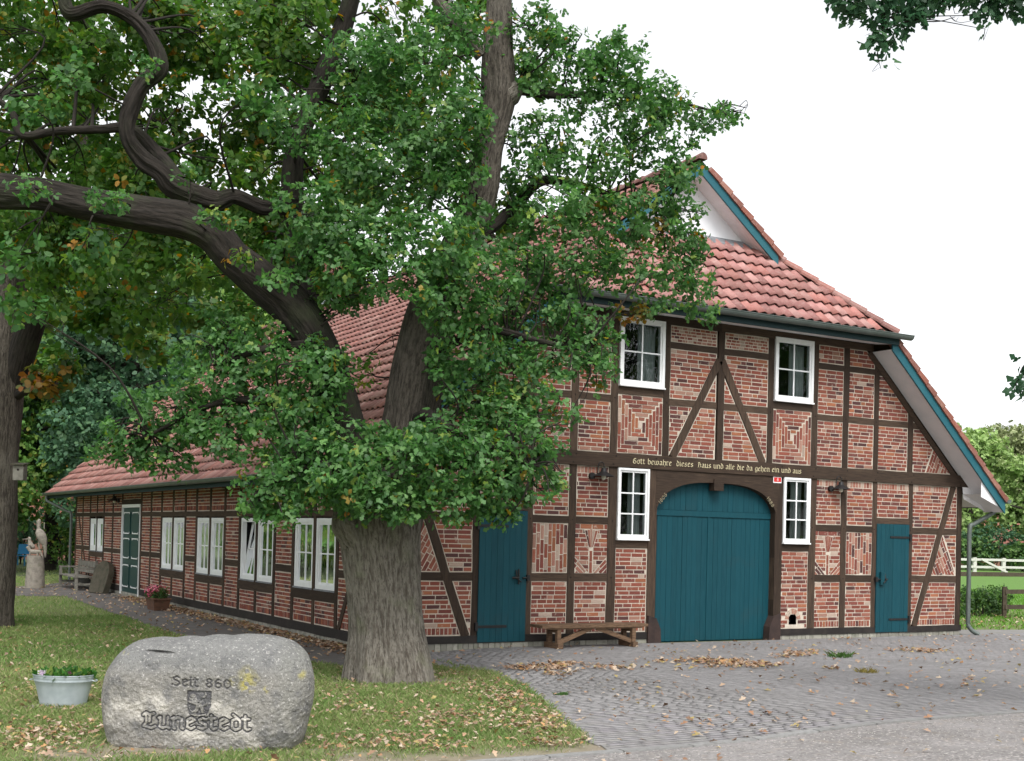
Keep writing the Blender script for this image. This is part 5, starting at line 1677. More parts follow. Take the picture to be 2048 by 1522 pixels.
oak_limb([(712, 1085, -.25, 26), (696, 1050, -.32, 34), (694, 1020, -.30, 24), (700, 990, -.2, 14)], 22, .12, 'bark')
oak_limb([(1000, 205, .28, 20), (1020, 188, .26, 22), (1034, 172, .26, 14), (1037, 160, .26, 5)], 14, .1, 'bark')
def px_clumps(l, D, ppm, leaf, pal, dens=1.0, depth_scale=1.0):
    out = []
    for e in l:
        cx, cy, rx, ry, dd = e[:5]
        p = e[5] if len(e) > 5 else pal
        f = e[6] if len(e) > 6 else 1.0
        c = pix(cx, cy, D + dd)
        R3 = (rx / ppm, ry / ppm, depth_scale * .5 * (rx + ry) / ppm)
        n_ = dens * f * rx * ry * math.pi * 2.3 / (6 * .40 * (leaf * ppm) ** 2)
        out.append((c, R3, n_, leaf, p))
    return out
front = [(800, 930, 120, 62, -1.4), (660, 945, 105, 60, -1.2), (560, 965, 85, 60, -1.0), (925, 935, 115, 66, -1.2), (1020, 905, 80, 52, -.9), (1066, 965, 52, 38, -.7), (1110, 960, 25, 16, -.6), (765, 1000, 110, 36, -1.5), (890, 1000, 100, 38, -1.3), (560, 1000, 55, 32, -1.1), (980, 985, 60, 42, -.9), (1000, 1020, 40, 22, -.9),
         (690, 880, 100, 40, -1.0), (850, 885, 110, 36, -1.2), (1060, 800, 62, 42, -.3), (1030, 840, 62, 40, -.5), (1105, 715, 78, 46, 0), (1180, 690, 52, 45, .2), (1200, 740, 28, 30, .2), (1020, 735, 70, 46, -.3), (985, 820, 66, 44, -.5), (1100, 630, 76, 36, .2), (900, 860, 70, 40, -.9), (940, 790, 60, 36, -.7),
         (770, 540, 135, 52, -1.0), (925, 615, 72, 56, -1.0), (930, 690, 66, 50, -.9), (700, 480, 110, 56, -.8), (640, 425, 90, 60, -.9), (860, 490, 100, 60, -1.0), (950, 560, 80, 54, -.8), (905, 745, 36, 38, -.8),
         (800, 350, 120, 66, -.6), (890, 260, 90, 70, -.6), (700, 290, 70, 62, -.5), (850, 130, 110, 56, -.4), (730, 120, 80, 60, -.3), (930, 50, 60, 40, -.3), (1070, 50, 50, 44, .2), (760, 220, 70, 44, -.4), (600, 250, 50, 60, -.3),
         (610, 735, 80, 42, -.8), (520, 715, 86, 42, -.7), (450, 755, 90, 46, -.6), (350, 815, 90, 46, -.5), (285, 880, 70, 44, -.4), (430, 850, 76, 46, -.6), (520, 810, 80, 46, -.7), (600, 830, 76, 46, -.8), (640, 775, 50, 40, -.9), (668, 720, 30, 34, -.6), (735, 745, 22, 34, .5, 'shade', .6), (330, 925, 44, 32, -.3), (480, 880, 80, 40, -.7), (600, 890, 60, 34, -.9)]
right = [(1140, 150, 90, 54, .5), (1240, 120, 64, 50, .6), (1240, 215, 96, 48, .6), (1330, 195, 66, 44, .8), (1400, 235, 50, 28, .9), (1465, 222, 24, 16, 1.0), (1090, 265, 66, 46, .4), (1180, 325, 84, 40, .4), (1300, 295, 70, 36, .8), (1100, 440, 80, 44, .2), (1220, 435, 90, 52, .4), (1330, 400, 62, 46, .7), (1368, 480, 46, 46, .8), (1150, 530, 90, 46, .2), (1280, 540, 92, 46, .5), (1390, 560, 34, 46, .8), (1405, 620, 32, 22, .9), (1265, 622, 36, 20, .6, 'turn'), (1330, 610, 26, 18, .7), (1050, 525, 62, 48, 0), (1370, 335, 40, 34, .8), (1060, 350, 50, 40, .3), (1030, 130, 40, 40, .4), (1120, 80, 46, 30, .5), (1170, 400, 50, 36, .3, 'shade'), (1300, 470, 50, 36, .6, 'turn', .5)]
front += [(930, 330, 42, 50, -.5), (940, 440, 42, 50, -.5), (925, 220, 40, 50, -.4), (470, 668, 60, 32, -.5), (560, 670, 60, 32, -.5), (400, 700, 60, 32, -.4), (690, 600, 40, 26, -.6), (660, 590, 40, 30, -.4, 'shade'), (1010, 650, 50, 34, .1), (1060, 590, 60, 34, .2), (250, 900, 50, 30, -.3), (205, 905, 30, 22, -.2), (480, 620, 50, 30, .6, 'shade'), (1150, 640, 50, 30, .2), (520, 1020, 36, 20, -1.1), (1100, 900, 30, 22, -.7), (1130, 840, 26, 20, -.3)]
r = np.random.default_rng(5)
def sprays(l, k):
    """small loose sprays round the edge of every clump"""
    out = []
    for e in l:
        cx, cy, rx, ry, dd = e[:5]
        out.append(tuple(e[:5]) + ((e[5] if len(e) > 5 else 'oak'), .72 * (e[6] if len(e) > 6 else 1)))
        for _ in range(k):
            a = r.uniform(0, 6.28)
            out.append((cx + math.cos(a) * rx * r.uniform(.8, 1.25), cy + math.sin(a) * ry * r.uniform(.8, 1.3), rx * r.uniform(.16, .34), ry * r.uniform(.2, .4), dd + r.normal(0, .35), 'oak', .9))
    return out
front, right = sprays(front, 3), sprays(right, 4)
front = [e for e in front if not (700 < e[0] < 850 and 600 < e[1] < 850 and e[4] < .3)]     # the fork stands clear of leaves
canopy = []
for _ in range(84):                                     # the shaded inside and far side of the crown, upper left
    x, y = r.uniform(-60, 720), r.uniform(-40, 640)
    if y > 560 + (x < 300) * 60: continue
    canopy.append((x, y, r.uniform(60, 105), r.uniform(42, 70), r.uniform(.7, 3.8), 'shade'))
for _ in range(20):
    canopy.append((r.uniform(100, 700), r.uniform(-60, 180), r.uniform(50, 80), r.uniform(36, 56), r.uniform(.4, 3.0), 'shade'))
    canopy.append((r.uniform(720, 1080), r.uniform(-30, 480), r.uniform(46, 80), r.uniform(34, 56), r.uniform(.9, 2.6), 'shade', .8))
for _ in range(16):
    e = (r.uniform(0, 560), r.uniform(30, 620), r.uniform(34, 60), r.uniform(22, 40), r.uniform(-1.6, -.4), 'oak', .8)
    if not (180 < e[0] < 430 and e[1] < 470) and not (e[0] < 620 and 340 < e[1] < 480): canopy.append(e)
canopy += [(370, 190, 66, 44, 1.5, 'shade'), (440, 120, 60, 40, 1.8, 'shade'), (800, 20, 70, 40, 1.2, 'shade'), (400, 60, 60, 40, 2.0, 'shade'), (330, 230, 50, 40, 1.6, 'shade')]
above = []
for _ in range(46):                                     # the crown goes on above and left of the picture
    above.append((r.uniform(-500, 1250), r.uniform(-1100, -60), r.uniform(90, 150), r.uniform(60, 110), r.uniform(-2.6, 3.5), 'oak', .55))
front += [(430, 440, 40, 18, -1.3, 'oak', .8), (215, 400, 46, 18, -1.6, 'oak', .8), (70, 380, 40, 18, -1.7, 'oak', .7), (560, 560, 34, 20, -1.2, 'oak', .8), (300, 130, 26, 16, -.9, 'oak', .7), (380, 350, 30, 16, -.8, 'oak', .7), (480, 520, 26, 18, -1.3, 'shade', .7)]
cl_in = px_clumps(canopy, D0, PM, .105, 'shade', 1.35)
cl = px_clumps(front, D0, PM, .089, 'oak', 2.1) + px_clumps(right, D0, PM, .089, 'oak', 2.1) + px_clumps(above, D0, PM, .24, 'oak', .5)
make_crown('crown', oak, cl, 'leaf', 'D', 6, 21)
make_crown('inner_crown', oak, cl_in, 'leaf', 'C', 6, 22)
cl = cl + cl_in
twig_mesh(oak, LIMBS, cl, 'bark_dark', 3)

# ------------------------------------------------------------------ other trees
def tree(name, label, base, height, trunk_r, crown, leaf, pal, seed, mat='leaf_far', shape='C', k=5, group=None, limbs=(), lean=(0, 0), dens=1.0, bark='bark_dark'):
    """crown: list of (dx, dy, z, rx, rz) in metres about the base (RH, FH axes)"""
    base = np.asarray(base, float)
    t = thing(name, label, 'tree', base, group)
    pts = [base + np.array([0, 0, -.2]), base + np.array([0, 0, height * .25]), base + RH * lean[0] * .5 + np.array([0, 0, height * .5]), base + RH * lean[0] + FH * lean[1] + np.array([0, 0, height * .85])]
    o, P, R = limb('trunk', pts, [trunk_r * 1.2, trunk_r, trunk_r * .75, trunk_r * .2], t, bark, 16, .08)
    LP = [P]
    cls = []
    for e in crown:
        dx, dy, z, rx, rz = e[:5]
        p_ = e[5] if len(e) > 5 else pal
        c = base + RH * dx + FH * dy + np.array([0, 0, z])
        n_ = dens * rx * rz * math.pi * 2.0 / (k * .42 * leaf ** 2)
        cls.append((c, (rx, rz, .5 * (rx + rz)), n_, leaf, p_))
        a = P[int(np.argmin(np.abs(P[:, 2] - max(z - rx * .8, base[2] + height * .2))))]
        if np.linalg.norm(c - a) > .6:
            LP.append(limb('limb', [a, (a + c) / 2 + np.array([0, 0, -.1 * rx]), c], [trunk_r * .42, trunk_r * .28, trunk_r * .08], t, bark, 8, .1)[1])
    make_crown('crown', t, cls, mat, shape, k, seed)
    return t

def rnd_crown(n_, rx, z0, z1, ry, r0, r1, seed, pal=None):
    r = np.random.default_rng(seed)
    out = []
    for _ in range(n_):
        t = r.random(); w_ = math.sin(math.pi * (.15 + .75 * t)) 
        a = r.uniform(0, 6.28); q = math.sqrt(r.random())
        s = r.uniform(r0, r1)
        out.append((math.cos(a) * q * rx * w_, math.sin(a) * q * ry * w_, z0 + (z1 - z0) * t, s, s * r.uniform(.6, .8)) + ((pal,) if pal else ()))
    return out

# the tree at the left edge, with the nest box
LB = ground(-20, 1254)
DL = depth_of(LB)
PL = FPX / DL
lt_ = thing('oak_tree', 'tall forked tree cut by the left edge with a nest box on its trunk', 'tree', LB)
def lp(l): return [pix(x, y, DL + d_) for x, y, d_, r_ in l], [r_ / PL for x, y, d_, r_ in l]
LL = []
LL.append(limb('trunk', *lp([(-22, 1290, 0, 50), (-20, 1230, 0, 43), (-12, 1100, 0, 42), (-8, 950, 0, 42), (-2, 820, 0, 44), (4, 740, 0, 42), (10, 640, .1, 34), (20, 540, .2, 30), (5, 460, .3, 28), (-30, 330, .3, 24), (-60, 150, .3, 14)]), lt_, 'bark_mid', 64, .05, 10, None, .012)[1])
LL.append(limb('limb', *lp([(18, 800, 0, 22), (42, 710, -.1, 26), (74, 620, -.1, 26), (105, 540, -.1, 25), (135, 460, -.1, 26), (160, 370, 0, 22), (175, 250, .2, 18), (170, 100, .3, 14), (190, -60, .3, 9)]), lt_, 'bark_dark', 18, .08)[1])
LL.append(limb('limb', *lp([(100, 545, -.1, 12), (160, 560, -.5, 10), (230, 590, -.9, 6), (300, 640, -1.0, 3)]), lt_, 'bark_dark', 8, .1)[1])
LL.append(limb('limb', *lp([(20, 800, 0, 10), (70, 770, -.5, 8), (120, 770, -.8, 4)]), lt_, 'bark_dark', 8, .1)[1])
lc = [(120, 500, 90, 44, -.6, 'shade'), (200, 560, 80, 44, -.8, 'shade'), (250, 630, 66, 40, -.9, 'shade'), (60, 440, 80, 44, -.4, 'shade'), (170, 640, 66, 36, -.8, 'shade'), (100, 760, 50, 34, -.7, 'turn'), (130, 720, 40, 28, -.6, 'shade'), (60, 610, 50, 40, -.9, 'shade', .6), (20, 300, 90, 60, .3, 'shade'), (110, 180, 90, 60, .6, 'shade'), (30, 70, 90, 60, .6, 'shade'), (210, 420, 60, 40, .5, 'shade'), (280, 500, 60, 40, .8, 'shade'), (330, 560, 66, 40, 1.2, 'shade'), (390, 620, 70, 40, 1.4, 'shade'), (300, 690, 60, 36, .9, 'shade'), (420, 540, 60, 40, 1.8, 'shade')]
r = np.random.default_rng(8)
for _ in range(22): lc.append((r.uniform(-500, 420), r.uniform(-700, 20), r.uniform(90, 140), r.uniform(60, 90), r.uniform(-2, 2.5), 'shade', .35))
lcl = px_clumps(lc, DL, PL, .16, 'shade', 2.0)
make_crown('crown', lt_, lcl, 'leaf', 'C', 6, 31)
twig_mesh(lt_, LL, lcl, 'bark_dark', 4)
nb = thing('nest_box', 'grey wooden nest box fixed to the trunk at the left edge', 'nest box', pix(42, 962, DL - .35))
c0 = pix(40, 945, DL - .30)
e = .10
m = MB()
for a, b in (((-.10, -.08, -.15), (.10, .12, .15)),):
    pts = [c0 + RH * x + FH * y + ZU * z for x, y, z in ((-.1, -.1, -.15), (.1, -.1, -.15), (.1, .1, -.15), (-.1, .1, -.15), (-.1, -.1, .13), (.1, -.1, .13), (.1, .1, .16), (-.1, .1, .16))]
    m.faces(pts, [(0, 3, 2, 1), (4, 5, 6, 7), (0, 1, 5, 4), (1, 2, 6, 5), (2, 3, 7, 6), (3, 0, 4, 7)])
m.build('box', 'grey_wood', nb)
m = MB()
pts = [c0 + RH * x + FH * y + ZU * z for x, y, z in ((-.13, -.15, .135), (.13, -.15, .135), (.13, .12, .175), (-.13, .12, .175))]
m.prism([p + ZU * .02 for p in pts], pts, None, True); m.build('lid', 'moss_wood', nb)
m = MB(); m.tube([c0 - FH * .101 + ZU * .05, c0 - FH * .106 + ZU * .05], .022, 12); m.build('entrance_hole', 'peg', nb)

# the oak whose twigs hang in from the upper right
RB = pix(2560, 1300, 12.6); RB[2] = float(gz(RB[0], RB[1]))
rt = thing('oak_tree', 'oak outside the right edge, its leafy twig tips hanging into the upper right corner', 'tree', RB)
DR = 12.4; PR = FPX / DR
def rp(l): return [pix(x, y, DR + d_) for x, y, d_, r_ in l], [r_ / PR for x, y, d_, r_ in l]
RLs = [limb('trunk', [RB + np.array([0, 0, -.2]), RB + np.array([0, 0, 2.0]), RB + np.array([.1, 0, 5.0]), RB + np.array([0, .2, 9.0])], [.50, .40, .33, .15], rt, 'bark', 22, .06)[1]]
RLs.append(limb('limb', *rp([(2560, 300, .2, 46), (2440, 60, .1, 34), (2280, -90, 0, 26), (2100, -130, 0, 18), (1920, -110, 0, 12), (1800, -60, 0, 6), (1770, 20, 0, 3), (1765, 90, 0, 2)]), rt, 'bark_dark', 12, .1)[1])
RLs.append(limb('limb', *rp([(2560, 560, .2, 30), (2400, 520, .0, 20), (2250, 560, 0, 12), (2130, 640, 0, 7), (2060, 720, 0, 3)]), rt, 'bark_dark', 10, .1)[1])
rc = [(1735, 10, 56, 24, 0), (1790, 42, 50, 24, 0), (1770, 78, 34, 22, 0), (1830, 28, 30, 16, 0), (1700, 30, 24, 14, 0), (1745, 95, 18, 12, .1), (1775, 118, 9, 9, 0), (1762, 138, 8, 6, 0), (1840, 8, 44, 20, .1), (1690, 5, 22, 16, 0), (1950, 5, 44, 20, 0), (2020, 0, 44, 20, 0), (1985, 30, 14, 12, 0), (1970, 58, 9, 6, 0), (1910, 34, 8, 5, 0), (2045, 20, 20, 14, 0), (1870, -40, 100, 40, 0), (1720, -50, 80, 34, 0), (2050, -50, 110, 44, 0), (2250, -60, 150, 80, 0), (2450, -60, 160, 120, 0), (2300, 300, 120, 90, .3), (2500, 420, 160, 120, .3),
      (2030, 772, 12, 10, 0), (2046, 760, 10, 20, 0), (2044, 805, 6, 8, 0), (2100, 740, 50, 60, 0), (2200, 640, 90, 80, 0)]
rcl = px_clumps(rc, DR, PR, .105, 'blue', 3.0)
make_crown('crown', rt, rcl, 'leaf', 'A', 5, 41)
twig_mesh(rt, RLs, rcl, 'bark_dark', 6, rad=.014, sub=3)

# wood behind the house, left
bgl = [(-1, 'straight dark-trunked tree on the lawn behind the bird statue', ground(100, 1141), 11, .26, rnd_crown(22, 3.4, 4.2, 11.5, 2.5, 1.2, 1.9, 51), 'blue'),
       (0, 'dark ivy-clad tree rising behind the far end of the roof', pix(262, 1100, 52), 15, .38, rnd_crown(30, 4.2, 4.0, 15, 3, 1.4, 2.2, 52), 'blue'),
       (1, 'leafy tree at the far left behind the nest box tree', pix(-30, 1100, 50), 14, .32, rnd_crown(26, 4.2, 2.6, 13, 3, 1.4, 2.2, 53), 'shade'),
       (2, 'broad green tree behind the roof ridge left of the chimney', pix(470, 1080, 66), 19, .4, rnd_crown(34, 6, 7, 19, 4, 1.8, 2.8, 54), 'shade'),
       (3, 'pale green tree far behind the bird statue', pix(150, 1100, 70), 15, .35, rnd_crown(30, 6.5, 3.5, 15, 4, 1.8, 2.6, 55), 'hedge'),
       (4, 'dark shrubby tree right behind the far downpipe', pix(215, 1110, 47), 9, .2, rnd_crown(20, 2.4, 2.2, 9.5, 2, .9, 1.4, 56), 'blue')]
for i, lb, b, h_, tr_, cr, pal in bgl:
    b = np.array(b); b[2] = float(gz(b[0], b[1]))
    tree('background_tree', lb, b, h_, tr_, cr, .19 if i in (-1, 4, 1) else .29, pal, 60 + i, group='trees behind the house', dens=1.2)

# right: meadow edge trees
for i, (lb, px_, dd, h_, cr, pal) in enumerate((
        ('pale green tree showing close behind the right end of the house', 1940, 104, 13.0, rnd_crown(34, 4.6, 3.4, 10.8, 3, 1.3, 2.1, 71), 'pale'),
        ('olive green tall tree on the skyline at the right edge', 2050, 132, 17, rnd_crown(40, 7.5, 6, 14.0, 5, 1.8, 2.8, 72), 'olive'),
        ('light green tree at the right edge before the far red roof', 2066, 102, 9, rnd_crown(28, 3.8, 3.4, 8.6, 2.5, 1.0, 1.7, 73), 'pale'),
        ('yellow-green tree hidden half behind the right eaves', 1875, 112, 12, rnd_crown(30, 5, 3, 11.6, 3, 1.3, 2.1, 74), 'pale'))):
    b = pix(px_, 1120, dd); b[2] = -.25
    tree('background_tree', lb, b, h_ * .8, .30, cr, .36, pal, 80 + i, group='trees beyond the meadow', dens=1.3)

# trees out of the picture that the window panes mirror
for i, (x, y, h_) in enumerate(((14, -31, 15), (22, -34, 17), (30, -31, 15), (38, -28, 16), (5, -36, 14))):
    tree('roadside_tree', 'leafy tree across the road, out of frame, mirrored in the front windows', np.array([x, y, -.25]), h_, .35, rnd_crown(24, 5, 2.5, h_, 4, 1.6, 2.6, 120 + i), .42, 'shade', 130 + i, group='trees across the road', dens=.9)
for i, (x, y, h_) in enumerate(((-17, 33, 11), (-21, 40, 13), (-25, 32, 12), (-29, 45, 14), (-22, 52, 13))):
    tree('garden_tree', 'leafy garden tree, out of frame on the left, mirrored in the side windows', np.array([x, y, -.35]), h_, .3, rnd_crown(22, 4, .9, h_, 3.5, 1.4, 2.3, 140 + i), .40, 'shade', 150 + i, group='trees left of the garden', dens=.9)

def shrub(name, label, cat, c, R3, n_, leaf, pal, seed, mat='leaf_far'):
    t = thing(name, label, cat, c)
    c = np.asarray(c, float)
    r = np.random.default_rng(seed)
    cls = []
    for _ in range(n_):
        o = rand_dir(1, r)[0] * r.random() ** .4
        cls.append((c + RH * o[0] * R3[0] * .8 + FH * o[2] * R3[2] * .8 + ZU * (R3[1] * (1 + o[1] * .75)), (R3[0] * .42, R3[1] * .36, R3[2] * .42), 22, leaf, pal))
    make_crown('foliage', t, cls, mat, 'C', 5, seed)
    m = MB()
    for _ in range(7):
        e = c + RH * r.uniform(-.6, .6) * R3[0] + ZU * R3[1] * r.uniform(.8, 1.6) + FH * r.uniform(-.5, .5) * R3[2]
        m.tube([c + RH * r.uniform(-.2, .2) * R3[0] - ZU * .1, (c + e) / 2 + r.normal(0, .05, 3), e], [.03, .02, .008], 5, cap=False)
    tag(m.build('stems', 'bark_dark', t), kind='stuff')
    return t
for lb, px_, py_, dd, R3, pal in (('dark evergreen shrub left of the bird statue', 30, 1110, 60, (1.5, 1.5, 1.2), 'blue'), ('dark shrub between the background tree and the far house corner', 122, 1110, 62, (1.6, 1.9, 1.2), 'blue'), ('dark green shrub under the trees right behind the downpipe', 150, 1110, 52, (1.6, 1.4, 1.2), 'shade')):
    b = pix(px_, py_, dd); b[2] = float(gz(b[0], b[1])); shrub('shrub', lb, 'shrub', b, R3, 26, .13, pal, int(px_))
for lb, px_, dd, R3, pal in (('rounded green bush behind the white fence at the right edge', 2048, 99, (1.6, 1.2, 1.2), 'hedge'), ('dark green bush behind the white fence near the tree trunk', 1996, 101, (3.0, 2.0, 1.6), 'blue'), ('green bush behind the white fence next to the downpipe', 1940, 100, (2.2, 1.4, 1.4), 'hedge')):
    b = pix(px_, 1120, dd); b[2] = -.25; shrub('bush', lb, 'bush', b, R3, 30, .22, pal, int(px_))

# clipped hedge, right
H0, H1 = ground(1921, 1236), ground(2022, 1232)
hd = thing('hedge', 'clipped leafy green hedge on the lawn right of the downpipe', 'hedge', (H0 + H1) / 2)
cls = []
r = np.random.default_rng(9)
hv = H1 - H0
for k in range(60):
    p = H0 + hv * r.random() + ZU * r.uniform(.05, .72) + FH * r.uniform(0, .6)
    cls.append((p, (.17, .15, .17), 12, .07, 'hedge'))
make_crown('foliage', hd, cls, 'leaf', 'C', 5, 91)
m = MB()
for k in range(24):
    p = H0 + hv * (k + .5) / 24 + FH * .3
    m.tube([p - ZU * .05, p + ZU * .35 + r.normal(0, .05, 3), p + ZU * .7 + r.normal(0, .08, 3)], [.018, .012, .006], 5, cap=False)
tag(m.build('stems', 'bark_dark', hd), kind='stuff')

def fence(name, label, p, q, n_, hts, rails, mat, pw_, rw):
    p, q = np.array(p, float), np.array(q, float)
    t = thing(name, label, 'fence', (p + q) / 2)
    for k in range(n_ + 1):
        c = p + (q - p) * k / n_
        m = MB(); m.bar(c - ZU * .2, c + ZU * (hts + random.uniform(-.02, .03)), pw_, pw_, RH); m.build('post', mat, t)
    for k in range(n_):
        a, b = p + (q - p) * k / n_, p + (q - p) * (k + 1) / n_
        for z in rails:
            m = MB(); m.bar(a + ZU * (z + random.uniform(-.01, .01)) - FH * (pw_ / 2 + .02), b + ZU * (z + random.uniform(-.01, .01)) - FH * (pw_ / 2 + .02), rw, .03, ZU); m.build('rail', mat, t)
    return t
a, b = ground(1890, 1144), ground(2120, 1148)
wf = fence('white_fence', 'white wooden post and rail fence at the far side of the meadow', a, b, 4, 1.12, (.42, .95), 'fence_white', .24, .17)
d_ = (b - a) / 4
m = MB(); m.bar(a + d_ * 1.2 + ZU * 1.0 - FH * .2, a + d_ * 2.1 + ZU * .05 - FH * .2, .15, .05, ZU); m.build('strut', 'fence_white', wf)
a, b = ground(1905, 1152), ground(2130, 1154)
m = MB(); m.bar(a + ZU * .1, b + ZU * .1, .34, .30, ZU); tag(m.build('timber_edging', 'fence_brown'), 'low dark timber edging along the far meadow below the white fence', 'edging')
a, b = ground(2008, 1236), ground(2140, 1232)
fence('brown_fence', 'dark brown rail fence right of the hedge', a, b, 3, .85, (.30, .72), 'fence_brown', .10, .12)

def far_house(name, label, c, w_, d_, h_, rh, over=.5):
    c = np.array(c, float)
    t = thing(name, label, 'house', c)
    P = lambda x, y, z: c + RH * x + FH * y + ZU * z
    m = MB()
    q = [(-w_ / 2, 0), (w_ / 2, 0), (w_ / 2, d_), (-w_ / 2, d_)]
    for (a, b) in zip(q, q[1:] + q[:1]): m.poly([P(*a, -.3), P(*b, -.3), P(*b, h_), P(*a, h_)])
    m.poly([P(w_ / 2, 0, h_), P(w_ / 2, d_, h_), P(w_ / 2, d_ / 2, h_ + rh)]); m.poly([P(-w_ / 2, 0, h_), P(-w_ / 2, d_, h_), P(-w_ / 2, d_ / 2, h_ + rh)])
    m.build('wall', 'far_wall', t)
    m = MB()
    k = rh / (d_ / 2)
    for s in (0, 1):
        y0, y1 = (-over, d_ / 2) if s == 0 else (d_ + over, d_ / 2)
        f = [P(-w_ / 2 - over, y0, h_ - over * k), P(w_ / 2 + over, y0, h_ - over * k), P(w_ / 2 + over, y1, h_ + rh), P(-w_ / 2 - over, y1, h_ + rh)]
        m.prism([p + ZU * .12 for p in f], f, None, True)
    m.build('roof', 'far_roof', t)
    for x in (-w_ * .28, w_ * .05, w_ * .32):
        m = MB()
        f = [P(x - .55, -.04, .9), P(x + .55, -.04, .9), P(x + .55, -.04, 2.1), P(x - .55, -.04, 2.1)]
        m.prism(f, [p + FH * .06 for p in f], None, True); wn = m.build('window', 'white', t)
        m = MB(); f = [P(x - .46, -.05, .98), P(x + .46, -.05, .98), P(x + .46, -.05, 2.02), P(x - .46, -.05, 2.02)]; m.poly(f); m.build('pane', 'dark_room', wn)
    return t
b = pix(105, 1100, 68); b[2] = -.35
far_house('background_house', 'low red-roofed building glimpsed behind the bird statue', b, 9, 6, 2.0, 2.6)
b = pix(2050, 1110, 116); b[2] = -.25
far_house('background_house', 'red-roofed house half hidden by trees at the right edge', b, 9, 7, 2.2, 3.2)

# ------------------------------------------------------------------ things on the lawn and along the side wall
# zinc tub with plants
tb = ground(126, 1412)
DT = depth_of(tb)
PT = FPX / DT
tub = thing('zinc_tub', 'oval galvanised zinc tub planted with greenery beside the boulder', 'tub', tb)
prof = [(.0, .0), (.88, .0), (.90, .008), (.92, .04), (1.05, .20), (1.13, .262), (1.155, .268), (1.14, .276), (1.16, .300), (1.18, .310), (1.17, .318), (1.19, .328), (1.205, .334), (1.195, .340), (1.15, .335), (1.12, .30), (.0, .29)]
th = np.linspace(0, 2 * math.pi, 49)[:-1]
rx, ry = .285, .20
V = np.vstack([[tb + RH * math.cos(a) * rx * q + FH * math.sin(a) * ry * q + ZU * (z + .02) for a in th] for q, z in prof[:14]])
k = np.arange(48); F = np.vstack([np.c_[i * 48 + k, i * 48 + (k + 1) % 48, (i + 1) * 48 + (k + 1) % 48, (i + 1) * 48 + k] for i in range(13)])
np_mesh('body', V, F, 'zinc_light', tub, smooth=True)
V = np.vstack([[tb + RH * math.cos(a) * rx * q + FH * math.sin(a) * ry * q + ZU * (z + .02) for a in th] for q, z in ((1.195, .34), (1.15, .335), (1.13, .30), (.01, .31))])
F = np.vstack([np.c_[i * 48 + k, i * 48 + (k + 1) % 48, (i + 1) * 48 + (k + 1) % 48, (i + 1) * 48 + k] for i in range(3)])
np_mesh('soil', V, F, 'joint', tub)
for s in (-1, 1):
    c = tb + RH * s * rx * 1.17 + ZU * .30
    m = MB(); P, R = smooth_path([c - FH * .06, c + RH * s * .03 - FH * .04 - ZU * .01, c + RH * s * .03 + FH * .04 - ZU * .01, c + FH * .06], [.007] * 4, 4); m.tube(P, R, 6); m.build('handle', 'zinc_light', tub)
r = np.random.default_rng(12)
n_ = 420
a = r.uniform(0, 6.28, n_); q = np.sqrt(r.random(n_))
P = tb + RH * (np.cos(a) * q * rx * 1.02)[:, None] + FH * (np.sin(a) * q * ry * 1.02)[:, None] + ZU * .33
T = rand_dir(n_, r) * .6 + np.array([0, 0, .55]) + (np.cos(a) * q)[:, None] * RH * .5
N = np.array([0, 0, 1.]) + r.normal(0, .6, (n_, 3))
V, F, nf = leaf_mesh(P, T, N, r.uniform(.07, .13, n_), 'B')
cc = np.array([.05, .14, .03]) * r.uniform(.6, 1.5, (n_, 1)); yl = r.random(n_) < .15; cc[yl] = np.array([.17, .24, .05])
tag(np_mesh('greenery', V, F, 'leaf', tub, col=np.repeat(cc, nf, 0)), kind='stuff')
for (dx, dy, c) in ((-.22, -.12, (.62, .60, .62)), (-.19, -.15, (.40, .30, .42)), (.12, -.16, (.10, .03, .05)), (-.16, -.1, (.58, .55, .58)), (.1, -.13, (.30, .24, .3))):
    p = tb + RH * dx + FH * dy + ZU * .385
    m = MB()
    for i in range(5):
        t_ = i * 1.257
        d1 = RH * math.cos(t_) + ZU * math.sin(t_)
        m.poly([p, p + d1 * .022 + np.cross(d1, FH) * .012 - FH * .01, p + d1 * .034 - FH * .012, p + d1 * .022 - np.cross(d1, FH) * .012 - FH * .01], c)
    m.build('flower', 'litter', tub)
m = MB(); sl_ = [tb + RH * x + FH * y + ZU * .018 for x, y in ((-.36, -.22), (.22, -.26), (.30, .2), (-.3, .22))]
m.prism(sl_, [p - ZU * .05 for p in sl_], None, True); tag(m.build('stone_slab', 'grey_stone'), 'flat pale stone slab under the zinc tub', 'slab')

# bird statue
sb = ground(70, 1176)
DS = depth_of(sb); PS = FPX / DS
def zs(x, y, d_=0.0):                                     # zoomed picture point -> place at the statue
    px_, py_ = 30 + x / 8.457, 1020 + y / 8.457
    u = (px_ - 70) / PS; v = -(py_ - 1176) / PS
    return sb + RH * u + ZU * v + FH * d_
zr = lambda q: q / 8.457 / PS
stt = thing('bird_statue', 'carved stone statue of a stork and small animals on a round pedestal', 'statue', sb)
m = MB(); f = [zs(90, 1380, -.3), zs(490, 1390, -.3), zs(490, 1390, .35), zs(90, 1380, .35)]
m.prism([p + ZU * zr(75) for p in f], f, None, True); m.build('base_slab', 'grey_stone', stt)
P, R = smooth_path([zs(335, 1310), zs(335, 1240), zs(335, 1000), zs(330, 850), zs(330, 770)], [zr(155), zr(156), zr(146), zr(140), zr(138)], 4)
m = MB(); m.tube(P, R, 22, jit=.03); m.build('pedestal', 'grey_stone', stt)
def carve(name, chains):
    m = MB()
    for pts, rad in chains:
        P, R = smooth_path([zs(*p) for p in pts], [zr(q) for q in rad], 5)
        m.tube(P, R, 12)
    return m.build(name, 'grey_stone', stt, smooth=True)
